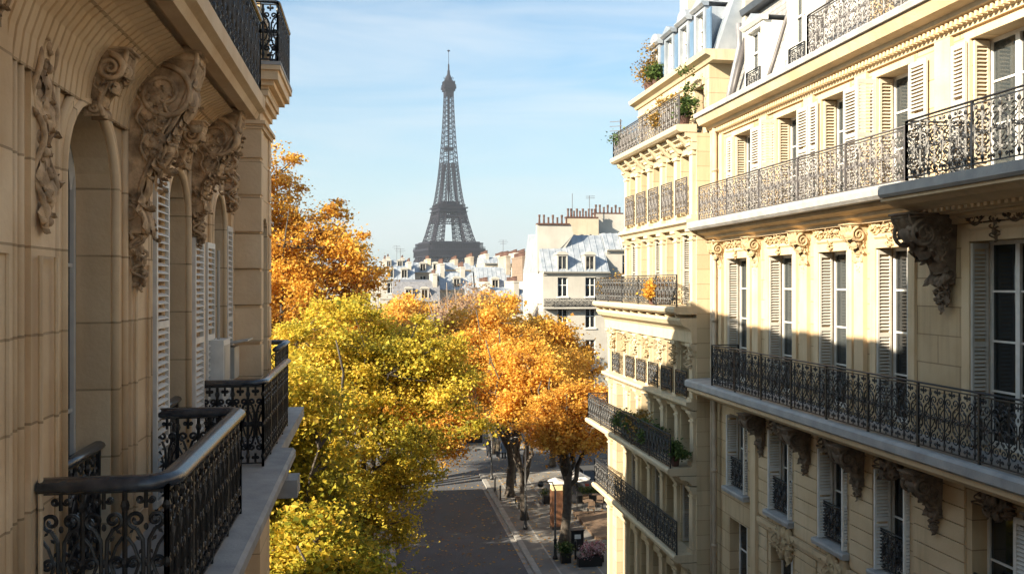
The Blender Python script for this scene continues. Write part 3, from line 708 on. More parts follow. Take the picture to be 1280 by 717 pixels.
m = MB(); console(m, F, 8.6, .55, -.0, 1.16, .88, .22, 4, 2.0); m.build('console', 'carved_d', N, smooth=True)
for i, u in enumerate((19.72, 17.55, 15.5, 13.2, 10.4, 8.0)):
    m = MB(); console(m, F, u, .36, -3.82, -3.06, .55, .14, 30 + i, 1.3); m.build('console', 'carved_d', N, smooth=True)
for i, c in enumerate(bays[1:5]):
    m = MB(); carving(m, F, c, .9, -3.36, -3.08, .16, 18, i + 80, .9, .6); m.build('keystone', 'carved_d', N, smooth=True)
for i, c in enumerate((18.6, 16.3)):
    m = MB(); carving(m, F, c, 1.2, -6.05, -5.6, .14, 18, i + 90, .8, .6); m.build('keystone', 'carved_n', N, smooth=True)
mb = MB(); mb.tube([(9.03, 22.35, -13.8), (9.03, 22.35, 4.3)], .065, 8); mb.tube([(9.06, 22.62, -13.8), (9.06, 22.62, 4.1)], .05, 8)
for z in range(-13, 4, 2): mb.tube([(9.03, 22.35, z), (9.03, 22.35, z + .08)], .085, 8)
mb.build('drainpipe', 'pipe', N, smooth=True)
mb = MB(); F.box(mb, 19.96, 20.25, 0, .11, -14, -3.06); mb.build('pilaster', 'stone_np', N)

# ================================================================== second house on the right, with the stacked balconies
F = Fac('R', 8.7)
Mh = empty('apartment_building', (12, 28, GZ), 'pale apartment house with four stacked iron balconies beyond the near right house', 'building')
A0, A1, A2 = 22.78, 29.4, 31.6
mb_b = [23.6, 24.85, 26.1, 27.35, 28.6]; h = .42
lows = mb_b + [30.3]
hl = [h] * 5 + [.42]
o1 = [(c - h, c + h, 1.93, 3.62) for c in mb_b]; o2 = [(c - h, c + h, -.58, 1.38) for c in mb_b]
o3 = [(c - k, c + k, -3.15, -1.72) for c, k in zip(lows, hl)]; o4 = [(c - k, c + k, -4.98, -3.55) for c, k in zip(lows, hl)]
o5 = [(c - k, c + k, -7.33, -5.62) for c, k in zip(lows, hl)]; o6 = [(c - k, c + k, -13.2, -8.3) for c, k in zip(lows, hl)]
mb = MB(); wall(mb, F, A0, A1, -1.0, 4.05, o1 + o2, .55); wall(mb, F, A0, A2, -14, -1.0, o3 + o4 + o5 + o6, .55)
Fe = Fac('B', A2)      # end wall facing +Y, with windows of its own
eo = [(x - .45, x + .45, z, z + 1.7) for x in (11, 13.5, 16, 18.5) for z in (-12.5, -9.5, -7, -4.6)]
wall(mb, Fe, 8.7, 22, -14, -1.0, eo, .3)
Fe2 = Fac('B', A1); wall(mb, Fe2, 8.7, 22, -1.0, 4.05, [(x - .45, x + .45, .2, 2.0) for x in (11, 13.5, 16, 18.5)], .3)
mb.add([(8.7, A0, -14), (22, A0, -14), (22, A0, 4.1), (8.7, A0, 4.1)], [(0, 1, 2, 3)]); mb.build('wall', 'stone_m', Mh)
mb = MB(); mb.box(10.3, 21.9, A0 + .02, A1 - .9, -14, 4.05); mb.box(10.3, 21.9, A1 - .9, A2 - .9, -14, -.8); mb.build('core', 'room', Mh)
mb = MB(); mb.box(8.72, 22, A1 + .01, A2 - .01, -.9, -.62); mb.build('terrace', 'ledge', Mh)
mb = MB()      # piers between the windows, each a column with base and capital
def pier(u, z0, z1, w=.30, d=.13):
    F.box(mb, u - w/2, u + w/2, 0, d, z0, z1); F.box(mb, u - w/2 - .05, u + w/2 + .05, 0, d + .05, z0, z0 + .14)
    F.prof(mb, [(0, z1 - .20), (d + .01, z1 - .20), (d + .06, z1 - .10), (d + .10, z1 - .08), (d + .10, z1), (0, z1)], u - w/2 - .06, u + w/2 + .06)
    F.box(mb, u - w/2 - .03, u + w/2 + .03, 0, d + .03, z1 - .32, z1 - .27)
edges = [22.98, 24.22, 25.48, 26.72, 27.98, 29.22]; elow = edges + [31.38]
for u in edges: pier(u, 1.75, 3.85, .25, .10); pier(u, -.6, 1.52, .26, .10)
for u in elow: pier(u, -3.25, -1.62, .26, .10); pier(u, -4.98, -3.45, .26, .08); pier(u, -7.35, -5.5, .26, .10); pier(u, -14, -7.9, .30, .12)
mb.build('pilaster', 'stone_mp', Mh)
def band(pts, u0, u1, name='cornice', m='stone_mp'):
    mb = MB(); F.prof(mb, pts, u0, u1); return mb.build(name, m, Mh)
band([(0, 3.86), (.14, 3.86), (.16, 3.95), (.30, 4.0), (.34, 4.1), (0, 4.1)], A0, A1 + .1)
band([(0, 1.53), (.16, 1.53), (.20, 1.62), (.30, 1.68), (.30, 1.76), (0, 1.80)], A0, A1 + .1)
band([(0, -1.6), (.14, -1.6), (.16, -1.30), (.22, -1.22), (.40, -1.12), (.48, -1.0), (.48, -.92), (0, -.92)], A0, A2 + .15)
band([(0, -3.42), (.12, -3.42), (.2, -3.34), (.3, -3.30), (.3, -3.20), (0, -3.18)], A0, A2 + .1)
band([(0, -5.46), (.14, -5.46), (.2, -5.36), (.45, -5.28), (.5, -5.2), (0, -5.2)], A0, A2 + .1)
band([(0, -7.86), (.14, -7.86), (.2, -7.72), (.4, -7.64), (.45, -7.55), (0, -7.55)], A0, A2 + .1)
mb = MB(); u = A0 + .05
while u < A1 - .1: F.box(mb, u, u + .06, .16, .26, 3.965, 4.03) if False else F.box(mb, u, u + .07, .14, .22, 3.88, 3.94); u += .15
mb.build('dentil_course', 'stone_mp', Mh)
def mbalc(z, d, u0, u1, h, m='iron', ret=None, mw=.34, posts=1.7):
    b = MB(); F.prof(b, [(0, z - .20), (d - .06, z - .20), (d + .02, z - .14), (d + .04, z - .05), (d, z), (0, z + .02)], u0 - .0, u1 + .08)
    bo = b.build('balcony', 'stone_mp', Mh)
    railing(F, bo, u0 + .06, u1, d - .07, z, z + h, ret or [(u1, 0, d - .07)], m=m, rail=m, posts=posts, mw=mw)
    u = u0 + .3
    while u < u1:     # small brackets under the slab
        k = MB(); k.prism([F.P(u, 0, z - .21), F.P(u, d * .8, z - .21), F.P(u, d * .7, z - .32), F.P(u, .1, z - .62), F.P(u, 0, z - .62)], np.array(F.P(.14, 0, 0)) - np.array(F.P(0, 0, 0))); u += .85; k.build('bracket', 'stone_mp', bo)
mbalc(4.32, .55, A0, A1, .82, 'iron_lit'); mbalc(-.62, .62, A0, A2, .88); mbalc(-4.98, .80, A0, A2 + .4, .92, mw=.30); mbalc(-7.33, .62, A0, A2 + .1, .9)
for ops, gz, bars, gh, gm in ((o1, 1.95, 2, 1.0, 'iron_lit'), (o2, None, 2, 0, ''), (o3, -3.13, 1, .72, 'iron'), (o4, None, 1, 0, ''), (o5, None, 2, 0, ''), (o6, None, 3, 0, '')):
    for i, (a, b_, z0, z1) in enumerate(ops):
        wo_ = window(F, Mh, a, b_, z0, z1, .52, bars, mat_f='white', glass='glass_d', curtain=.3 if (i + bars) % 3 == 0 else 0)
        if gz is not None: railing(F, wo_, a - .02, b_ + .02, .15, gz, gz + gh, mw=.3, th=.011, m=gm, rail=gm, name='guard_rail')
        if ops in (o2, o5) and i % 2 == 0:
            m = MB(); shutter_leaf(F, m, b_ - .05, b_ - .008, -.46, -.05, z0 + .03, z1 - .03, along='d'); m.build('shutter', 'shutter', wo_)
for (ops, FF) in ((eo, Fe), ([(x - .45, x + .45, .2, 2.0) for x in (11, 13.5, 16, 18.5)], Fe2)):
    for a, b_, z0, z1 in ops: window(FF, Mh, a, b_, z0, z1, .25, 2, glass='glass_d')
for i, u in enumerate(edges + [30.9]):
    m = MB(); carving(m, F, u, .4, -5.5 + 3.2, -1.65, .24, 12, 200 + i, .4, .7); m.build('console', 'stone_mp', Mh, smooth=True) if i % 2 == 0 else m.build('console', 'carved_n', Mh, smooth=True)
# attic storey behind the top balcony
F4 = Fac('R', 9.05); oa = [(c - .33, c + .33, 4.34, 5.5) for c in (23.5, 24.75, 26.0, 27.25, 28.45)]
mb = MB(); wall(mb, F4, A0, A1 - .2, 4.12, 6.0, oa, .25); wall(mb, Fac('B', A1 - .2), 9.05, 22, 4.12, 6.0, [], .1); mb.add([(9.05, A0, 4.1), (22, A0, 4.1), (22, A0, 6.0), (9.05, A0, 6.0)], [(0, 1, 2, 3)]); mb.build('attic_wall', 'stone_m', Mh)
mb = MB(); mb.box(10.2, 21.8, A0 + .02, A1 - .4, 4.05, 6.0); mb.build('core', 'room', Mh)
for a, b_, z0, z1 in oa:
    wo_ = window(F4, Mh, a, b_, z0, z1, .22, 1, mat_f='wood', glass='glass')
    mb = MB(); F4.prof(mb, [(0, z1), (.05, z1), (.08, z1 + .1), (.14, z1 + .14), (.14, z1 + .18), (0, z1 + .18)], a - .1, b_ + .1); mb.build('lintel', 'stone_mp', wo_)
mb = MB(); F4.prof(mb, [(-.6, 6.0), (.05, 6.0), (.12, 6.1), (.26, 6.16), (.3, 6.28), (-.6, 6.30)], A0 - .4, A1); mb.build('cornice', 'stone_mp', Mh)
mb = MB(); mb.prism([(9.25, A0, 6.3), (9.95, A0, 8.3), (14, A0, 9.4), (22, A0, 9.4), (22, A0, 6.0), (9.25, A0, 6.0)], (0, A1 - .9 - A0, 0)); mb.build('roof', 'zinc', Mh)
mb = MB()
for y in np.arange(A0 + .3, A1 - .9, .62): mb.beam((9.24, y, 6.3), (9.94, y, 8.3), .05, .05)
mb.beam((9.9, A0, 8.32), (9.9, A1 - 1.1, 8.32), .14, .10); mb.build('roof_seam', 'zinc', Mh)
for i, yc in enumerate((23.7, 25.0, 26.3, 27.6)): dormer(Mh, yc, .56, 9.12, 10.2, 6.36, 7.62, 'arch' if i % 2 else 'flat', guard=False, zinc='zinc')
for i, yc in enumerate((23.7, 25.0, 26.3, 27.6)):   # blue-grey open shutters beside the dormers
    m = MB(); m.box(9.16, 9.20, yc - .28 - .46, yc - .28 - .15, 6.38, 7.6); m.build('dormer_shutter', mat('blue_shutter', (.10, .17, .27), .5, .2, 4), Mh)
mb = MB(); mb.box(10.0, 13.5, A0 - .2, A0 + .5, 4.5, 9.6); ch = mb.build('chimney', 'plaster', Mh)
mb = MB()
for x in np.arange(10.2, 13.0, .4): m_ = MB(); m_.lathe((x, A0 + .15, 9.6), [(.11, 0), (.09, .5), (.12, .52), (.12, .56)], 8); m_.build('chimney_pot', 'terracotta', ch)
mb.lathe((13.1, A0 + .15, 9.6), [(.11, 0), (.09, .5), (.12, .52), (.12, .56)], 8)
mb.build('chimney_pot', 'terracotta', ch); mb = MB(); mb.box(9.6, 11.2, 25.9, 26.6, 8.0, 9.7); ch = mb.build('chimney', 'plaster', Mh); mb = MB()
for x in np.arange(9.8, 11.1, .36): mb.lathe((x, 26.25, 9.7), [(.11, 0), (.09, .5), (.12, .52), (.12, .56)], 8)
mb.build('chimney_pot', 'terracotta', ch)
# brick stair head standing on the lower terrace
mb = MB(); mb.box(9.5, 11.5, 29.5, 31.2, -.62, 1.5); mb.prism([(9.3, 29.45, 1.503), (11.7, 29.45, 1.503), (10.5, 29.45, 2.1)], (0, 1.9, 0)); so_ = mb.build('stair_head', 'brick', Mh)
window(Fac('R', 9.48), Mh, 30.0, 30.8, -.1, 1.4, -.1, 1, mat_f='white')

# ================================================================== house on the left, in front of the camera's own balcony
F = Fac('L', -2.4)
Lh = empty('apartment_building', (-6, 6, GZ), 'ochre limestone apartment house close on the left with arched windows and heavy carved consoles', 'building')
LY0, LY1, LZ = -14.0, 15.85, 4.8
arch = [(7.32, 8.66), (10.75, 11.97), (13.75, 14.85)]
aop = [(a, b, -2.58, 1.5 if i == 0 else 1.38) for i, (a, b) in enumerate(arch)]
more = [(y, y + 1.3, -2.58, 1.45) for y in (3.3, .2, -3, -6, -9.2, -12)]
low = [(c - .6, c + .6, z, z + 2.5) for c in (-11, -8, -5, -2, 1, 4, 8, 11.4, 14.3) for z in (-6.6, -9.9, -13.2)]
mb = MB(); wall(mb, F, LY0, LY1, -14, 2.45, aop + more + low, .30)
for a, b, z0, z1 in aop + more: spandrel(mb, F, a, b, z1 - (b - a) / 2 * .95, z1, .30)
up = [(a + .1, b - .1, 2.9, 4.4) for a, b in arch] + [(y, y + 1.1, 2.9, 4.4) for y in (3.3, .2, -3, -6, -9.2, -12)]
wall(mb, F, LY0, LY1, 2.45, LZ, up, .30); mb.build('wall', 'stone_l', Lh)
mb = MB(); mb.box(-4.6, -2.42, LY0, 7.2, LZ + .02, 7.3); mb.build('roof_shade_block', 'stone_l', Lh)  # unseen block added on the roof edge to shade the near right facade
mb = MB(); mb.box(-14, -3.5, LY0, 17.2, -14, LZ - .1); mb.box(-3.5, -2.72, LY0 + .01, LY0 + .2, -14, LZ - .1)
for z in (-10.3, -7, -3.0, 2.0, 4.6): mb.box(-3.49, -2.72, LY0 + .22, LY1, z, z + .1)
mb.build('core', 'room', Lh)
mb = MB(); mb.prism([(-2.1, LY0, LZ), (-2.1, LY0, LZ + .12), (-14, LY0, LZ + 2.2), (-14, LY0, LZ)], (0, 17.2 - LY0, 0)); mb.build('roof', 'zinc', Lh)
for i, (a, b, z0, z1) in enumerate(aop + more):
    wo_ = window(F, Lh, a + .005, b - .005, z0, z1, .30, 2, arch=z1 - (b - a) / 2 * .95, glass='glass', curtain=.28 if i > 0 else 0)
    if i < 3:
        g = MB(); n = 16; c = (a + b) / 2; r = (b - a) / 2; zs = z1 - r * .95
        for k, (rad, dd, th) in enumerate(((r + .05, .03, .045), (r + .16, .02, .035), (r + .11, .0, .05))):
            g.tube([F.P(c - rad, dd, -2.55)] + [F.P(c - rad * cos(t), dd, zs + rad * .95 * sin(t)) for t in np.linspace(0, pi, n)] + [F.P(c + rad, dd, -2.55)], th, 6)
        g.build('archivolt', 'stone_lp', wo_, smooth=True)
        railing(F, wo_, a + .02, b - .02, -.10, -2.55, -1.48, mw=.30, th=.014, railw=.13, railh=.09, rail='handrail', name='guard_rail', fine=1.4)
for a, b, z0, z1 in up: window(F, Lh, a, b, z0, z1, .28, 2)
for a, b, z0, z1 in low: window(F, Lh, a, b, z0, z1, .28, 2, glass='glass_d')
for (a, b, zt) in ((10.08, 10.70, 1.18), (12.22, 12.84, .62), (13.1, 13.7, .60), (14.9, 15.4, .95)):
    m = MB(); shutter_leaf(F, m, a, b, .03, .085, -2.45, zt, .085); m.build('shutter', 'white', Lh)
# vertical mouldings, panels
for u0, u1, d in ((5.55, 6.22, .07), (6.62, 7.10, .04), (9.2, 9.85, .05), (12.9, 13.05, .06), (15.45, 15.8, .05)):
    mb = MB(); F.box(mb, u0, u1, 0, d, -2.58, 2.2); mb.build('pilaster', 'stone_lp', Lh)
for u in (6.34, 6.46, 7.16, 9.06, 9.94, 10.02, 12.1, 15.5):
    mb = MB(); mb.tube([F.P(u, .02, -2.55), F.P(u, .02, 2.2)], .035, 8); mb.build('moulding', 'stone_lp', Lh, smooth=True)
for u0, u1 in ((5.65, 6.12), (6.7, 7.02), (9.27, 9.78)):
    mb = MB(); mb.tube([F.P(u0, .075, -2.3), F.P(u0, .075, .2), F.P(u1, .075, .2), F.P(u1, .075, -2.3), F.P(u0, .075, -2.3)], .018, 6); mb.build('panel_bead', 'stone_lp', Lh)
# fluted cove below the upper balcony
mb = MB(); prof = [(0, 1.5), (.03, 1.72), (.10, 1.93), (.22, 2.10), (.38, 2.24), (.56, 2.33)]
nrm = []
for k in range(len(prof)):
    a, b = prof[max(0, k-1)], prof[min(len(prof)-1, k+1)]; L = math.hypot(b[0]-a[0], b[1]-a[1]); nrm.append((.055 * (b[1]-a[1]) / L, -.055 * (b[0]-a[0]) / L))
def cove(u0, u1, step=.125):
    u = u0
    while u < u1 - .02:
        for k in range(len(prof) - 1):
            (d0, z0), (d1, z1) = prof[k], prof[k+1]
            (a0, b0), (a1, b1) = nrm[k], nrm[k+1]; q = step * .15; A = [F.P(u, d0, z0), F.P(u + q, d0 + a0, z0 + b0), F.P(u + step - q, d0 + a0, z0 + b0), F.P(u + step, d0, z0)]
            B = [F.P(u, d1, z1), F.P(u + q, d1 + a1, z1 + b1), F.P(u + step - q, d1 + a1, z1 + b1), F.P(u + step, d1, z1)]
            mb.add(A + B, [(0, 1, 5, 4), (1, 2, 6, 5), (2, 3, 7, 6)])
        u += step
def coveb(u0, u1): mb.grid([[F.P(u0, d - .004, z + .004), F.P(u1, d - .004, z + .004)] for d, z in prof])
for a, b in ((5.0, 9.1), (9.6, 12.0), (12.5, 13.3)): cove(a, b); coveb(a, b)
mb.build('cove', 'stone_lp', Lh)
b = MB(); F.prof(b, [(0, 2.35), (.60, 2.35), (.66, 2.30), (.80, 2.30), (.84, 2.38), (.92, 2.42), (.92, 2.60), (0, 2.60)], -14, 12.75); bo = b.build('balcony', 'stone_lp', Lh)
railing(F, bo, 0, 12.6, .86, 2.60, 3.65, [(12.6, 0, .86)], mw=.30, th=.015, railw=.12, railh=.08, rail='handrail')
for i, (u, wd, z0, dt, db) in enumerate(((5.15, .40, 1.0, .62, .14), (9.25, .36, .50, .68, .18), (12.3, .34, .95, .66, .2))):
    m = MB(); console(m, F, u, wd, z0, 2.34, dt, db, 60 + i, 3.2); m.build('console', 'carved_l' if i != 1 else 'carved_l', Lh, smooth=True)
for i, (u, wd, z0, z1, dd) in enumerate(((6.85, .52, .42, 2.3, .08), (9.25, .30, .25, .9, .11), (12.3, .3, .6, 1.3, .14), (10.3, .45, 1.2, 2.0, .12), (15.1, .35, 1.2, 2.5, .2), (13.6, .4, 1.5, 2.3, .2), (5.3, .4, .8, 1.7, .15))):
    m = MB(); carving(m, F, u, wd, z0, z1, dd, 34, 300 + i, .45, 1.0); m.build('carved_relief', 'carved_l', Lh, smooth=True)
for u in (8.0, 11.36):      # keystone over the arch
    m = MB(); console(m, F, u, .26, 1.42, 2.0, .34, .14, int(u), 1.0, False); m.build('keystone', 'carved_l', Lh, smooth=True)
# projecting end pavilion
mb = MB(); Px = -1.93
for (a, b, c, e) in ((15.85, 17.3, -14, 3.1),):
    G = Fac('L', Px); wall(mb, G, 15.85, 17.3, -14, 4.95, [(16.2, 16.95, -2.4, 1.2), (16.2, 16.95, 3.9, 4.8)], .25)
    mb.add([(Px, 15.85, -14), (Px, 15.85, 4.95), (-2.6, 15.85, 4.95), (-2.6, 15.85, -14)], [(0, 1, 2, 3)])
    mb.add([(Px, 17.3, -14), (Px, 17.3, 4.95), (-2.6, 17.3, 4.95), (-2.6, 17.3, -14)], [(0, 1, 2, 3)])
mb.add([(-2.4, 17.3, -14), (-14, 17.3, -14), (-14, 17.3, 5.5), (-2.4, 17.3, 5.5)], [(0, 1, 2, 3)])
spandrel(mb, Fac('L', Px), 16.2, 16.95, .85, 1.2, .25)
mb.build('pavilion_wall', 'stone_l', Lh)
mb = MB(); z = -2.3
while z < 2.6:      # rusticated blocks of the pavilion
    mb.box(-2.38, Px + .03, 15.81, 15.846, z + .02, z + .60); mb.box(Px, Px + .03, 15.85, 16.1, z + .02, z + .60); mb.box(Px, Px + .03, 17.02, 17.33, z + .02, z + .60); z += .64
for z0, z1, e in ((2.7, 2.78, .06), (2.78, 2.84, .10)): mb.box(-2.39, Px + e, 15.85 - e, 17.3 + e, z0, z1)
mb.build('rusticated_block', 'stone_lp', Lh)
G = Fac('L', Px); window(G, Lh, 16.2, 16.95, -2.4, 1.2, .22, 3); window(G, Lh, 16.2, 16.95, 3.9, 4.8, .22, 1)
mb = MB()
for z0, z1, e in ((3.05, 3.16, .05), (3.16, 3.26, .12), (3.26, 3.42, .16), (3.42, 3.50, .26), (3.50, 3.66, .34), (3.66, 3.74, .38)): mb.box(-2.39 - .0, Px + e, 15.85 - e, 17.3 + e, z0, z1)
mb.build('cornice', 'stone_lp', Lh)
b = MB(); b.box(-2.39, -1.54, 15.46, 17.69, 3.742, 3.80); bo = b.build('balcony', 'ledge', Lh)
railing(G, bo, 15.55, 17.6, .33, 3.80, 4.85, [(15.55, -.4, .33), (17.6, -.4, .33)], mw=.28, th=.015, railw=.1, railh=.07, rail='handrail')
# lower balconies
b = MB(); F.prof(b, [(0, -3.15), (.55, -3.15), (.62, -3.02), (.85, -2.98), (.92, -2.90), (1.08, -2.86), (1.10, -2.80), (0, -2.80)], -6, 14.4); b.build('balcony_cornice', 'stone_lp', Lh)
b = MB(); F.prof(b, [(0, -2.797), (1.14, -2.797), (1.19, -2.76), (1.19, -2.66), (1.15, -2.62), (0, -2.58)], -6, 14.5); bo = b.build('balcony', 'ledge', Lh)
railing(F, bo, 6.75, 10.35, .92, -2.60, -1.44, [(6.75, .05, .92), (10.35, .02, .92)], mw=.25, th=.0155, fine=1.6, railw=.19, railh=.13, rail='handrail', sides=5, posts=.93)
railing(F, bo, 13.0, 16.6, .86, -2.60, -1.40, [(13.0, .02, .86)], mw=.24, th=.016, fine=1.2, railw=.15, railh=.10, rail='handrail', posts=.9)
railing(F, bo, -5, 3.0, .92, -2.60, -1.40, [(3.0, .02, .92)], mw=.31, th=.014, railw=.17, railh=.11, rail='handrail', posts=.93)
b = MB(); b.box(-2.6, -1.45, 14.5, 19.45, -2.84, -2.64); b.box(-2.6, -1.55, 14.5, 19.4, -3.05, -2.84); bo = b.build('balcony', 'ledge', Lh)
railing(Fac('L', -2.4), bo, 17.0, 19.3, .62, -2.62, -1.22, [(19.3, -.1, .62)], mw=.30, th=.014, railw=.14, railh=.10, rail='handrail', posts=.9)
mb = MB(); mb.box(-1.5, -1.08, 13.2, 13.7, -3.12, -2.86)
mb.build('stone_block', 'ledge', Lh)
mb = MB(); mb.box(-14, -2.4, 17.31, 19.45, -14, -2.86); mb.build('rear_wing', 'stone_lp', Lh)
# service box hung on the left wall, and its little sheet canopy
bx = MB(); F.box(bx, 13.35, 13.95, .02, .26, -1.55, -.82); F.box(bx, 13.37, 13.93, .02, .24, -2.05, -1.56)
t = tag(bx.build('service_box', 'white'), 'white boxy meter cabinet fixed to the left wall above the iron railing', 'box')
m = MB(); F.box(m, 13.42, 13.88, .262, .268, -1.48, -.90); m.build('cover', 'shutter', t)
m = MB(); m.tube([F.P(13.65, .14, -.82), F.P(13.65, .14, .5)], .02, 6); m.build('conduit', 'shutter', t)
cn = MB(); cn.prism([F.P(14.4, .02, -.98), F.P(14.4, .46, -.90), F.P(14.4, .46, -.88), F.P(14.4, .02, -.95)], (0, .6, 0)); cn.box(-2.37, -2.15, 14.45, 14.95, -1.5, -1.0)
tag(cn.build('vent_hood', 'shutter'), 'small white sheet hood beside the meter cabinet on the left wall', 'vent')
# ================================================================== the iron tower
def tower():
    D = 1183.0; az = R(4.92); cx, cy = D * sin(az), D * cos(az)
    T = empty('lattice_tower', (cx, cy, GZ), 'tall dark iron lattice tower on four legs rising above the rooftops', 'tower')
    T.rotation_euler[2] = 0
    rot = R(-az * 0 + 17) - az; cr, sr = cos(rot), sin(rot)
    def W(p): return (cx + p[0] * cr - p[1] * sr, cy + p[0] * sr + p[1] * cr, GZ + p[2])
    hs = [0, 20, 40, 57, 80, 100, 115, 130, 150, 175, 200, 225, 250, 276]
    ou = [62.5, 50, 39.5, 32.5, 25.5, 20.6, 17.6, 15.0, 12.4, 10.0, 8.1, 6.7, 5.6, 4.9]
    iw = [37, 29.5, 22.5, 17.5, 13.2, 10.4, 8.6, 6.9, 4.9, 2.6, 0.6, .3, .2, .1]
    O = lambda h: float(np.interp(h, hs, ou)); I = lambda h: float(np.interp(h, hs, iw))
    def bm(mb, a, b, w): mb.beam(W(a), W(b), w)
    for sx in (-1, 1):
        for sy in (-1, 1):
            mb = MB(); lv = list(np.linspace(0, 56, 9)) + list(np.linspace(66, 113, 9)) + list(np.linspace(120, 176, 12))
            for k in range(len(lv) - 1):
                h0, h1 = lv[k], lv[k+1]
                c0 = [(sx * x, sy * y, h0) for x, y in ((I(h0), I(h0)), (O(h0), I(h0)), (O(h0), O(h0)), (I(h0), O(h0)))]
                c1 = [(sx * x, sy * y, h1) for x, y in ((I(h1), I(h1)), (O(h1), I(h1)), (O(h1), O(h1)), (I(h1), O(h1)))]
                wc = 1.5 if h0 < 60 else (1.05 if h0 < 118 else .85); wb = wc * .55
                for i in range(4):
                    j = (i + 1) % 4; bm(mb, c0[i], c1[i], wc)
                    if 56 <= h0 < 64 or 113 <= h0 < 120: continue
                    bm(mb, c0[i], c1[j], wb); bm(mb, c0[j], c1[i], wb); bm(mb, c1[i], c1[j], wb)
                    m0 = [(c0[i][q] + c0[j][q]) / 2 for q in range(3)]; m1 = [(c1[i][q] + c1[j][q]) / 2 for q in range(3)]
                    if h0 < 118: bm(mb, m0, m1, wb * .8)
            mb.build('leg', 'eiffel', T)
    mb = MB(); lv = list(np.linspace(176, 272, 15))
    for k in range(len(lv) - 1):
        h0, h1 = lv[k], lv[k+1]; a, b = O(h0), O(h1)
        c0 = [(a, a), (-a, a), (-a, -a), (a, -a)]; c1 = [(b, b), (-b, b), (-b, -b), (b, -b)]
        for i in range(4):
            j = (i + 1) % 4; p = lambda c, h: (c[0], c[1], h)
            bm(mb, p(c0[i], h0), p(c1[i], h1), .95); bm(mb, p(c0[i], h0), p(c1[j], h1), .45); bm(mb, p(c0[j], h0), p(c1[i], h1), .45); bm(mb, p(c1[i], h1), p(c1[j], h1), .6)
            q0 = ((c0[i][0] + c0[j][0]) / 2, (c0[i][1] + c0[j][1]) / 2, h0); q1 = ((c1[i][0] + c1[j][0]) / 2, (c1[i][1] + c1[j][1]) / 2, h1); bm(mb, q0, q1, .5)
    for s in (-.9, .9): bm(mb, (s, 0, 118), (s, 0, 272), .6); bm(mb, (0, s, 118), (0, s, 272), .6)
    mb.build('spire_shaft', 'eiffel', T)
    def ring(mb, r, z0, z1, ri=None):
        P = [W((x * r, y * r, z0)) for x, y in ((-1, -1), (1, -1), (1, 1), (-1, 1))]; Q = [(p[0], p[1], GZ + z1) for p in P]; mb.hexa(P + Q)
    def deck(r, z0, tiers, name, posts):
        mb = MB()
        for (rr_, a, b) in tiers: ring(mb, rr_, a, b)
        for (rr_, a, b, n, w_) in posts:
            for k in range(n + 1):
                t = -rr_ + 2 * rr_ * k / n
                for p in ((t, -rr_), (t, rr_), (-rr_, t), (rr_, t)): bm(mb, (*p, a), (*p, b), w_)
        return mb.build(name, 'tower_d', T)
    deck(35, 52, [(38.6, 49.5, 51.0), (36.5, 51, 57.5), (39, 57.5, 60.5), (33, 60.5, 67), (36.5, 67, 68.5), (33, 68.5, 70)], 'lower_platform', [(38, 51, 57.5, 30, .8), (38.4, 60.5, 63.5, 34, .35), (36, 60.5, 67, 22, .7)])
    deck(20, 112, [(17.5, 104.5, 106), (20.5, 110, 111), (18.5, 111, 114.5), (20.8, 114.5, 115.5), (16, 115.5, 119), (18, 119, 119.8), (12, 119.8, 124)], 'middle_platform', [(17.2, 106, 110, 14, .7), (20.3, 115.5, 117, 20, .3), (17.6, 115.5, 119, 14, .5)])
    deck(8, 276, [(5.6, 266, 272), (7.2, 272, 275), (8.4, 275, 276.5), (7.6, 276.5, 280), (8.0, 280, 280.7), (5.2, 280.7, 286)], 'upper_platform', [(8.2, 276.5, 279, 10, .3), (6.6, 281, 285.5, 6, .8)])
    mb = MB(); ring(mb, 5.5, 193, 196.5); mb.build('middle_landing', 'tower_d', T)
    mb = MB(); c = W((0, 0, 0)); prof = [(4.6, 286), (4.4, 289), (3.2, 292.5), (2.0, 295), (1.6, 300), (1.1, 301), (1.0, 308), (.5, 309)]
    mb.lathe((c[0], c[1], GZ), prof, 12); mb.build('cupola', 'tower_d', T)
    mb = MB(); mb.beam((c[0], c[1], GZ + 309), (c[0], c[1], GZ + 328), .55); mb.lathe((c[0], c[1], GZ), [(.4, 325), (1.9, 326), (1.9, 327), (.4, 327.6)], 8)
    for k in range(8):
        a = k * pi / 4; mb.beam((c[0] + 5 * cos(a), c[1] + 5 * sin(a), GZ + 286), (c[0] + 6.5 * cos(a), c[1] + 6.5 * sin(a), GZ + 291), .6)
    mb.build('antenna', 'tower_d', T)
    mt = MB(); mb = MB()       # decorative arches and trusses between the legs under the first deck
    for side in range(4):
        def Q(t, h, o=34.0):
            v = {0: (t, -o), 1: (o, t), 2: (-t, o), 3: (-o, -t)}[side]; return (v[0], v[1], h)
        for k in range(24):
            a0, a1 = pi * k / 24, pi * (k + 1) / 24
            for (r, w_) in ((37, 1.3), (33, 1.1)): bm(mb, Q(-r * cos(a0), 12 + r * sin(a0), 36), Q(-r * cos(a1), 12 + r * sin(a1), 36), w_)
            bm(mb, Q(-37 * cos(a0), 12 + 37 * sin(a0), 36), Q(-33 * cos(a1), 12 + 33 * sin(a1), 36), .7)
        for h in (45.5, 50.5): bm(mb, Q(-35, h), Q(35, h), 1.2)
        for k in range(20): t = -34 + 3.4 * k; bm(mb, Q(t, 45.5), Q(t + 3.4, 50.5), .6); bm(mb, Q(t + 3.4, 45.5), Q(t, 50.5), .6)
        for h in (96, 104): bm(mt, Q(-19.5, h, 19.5), Q(19.5, h, 19.5), 1.1)
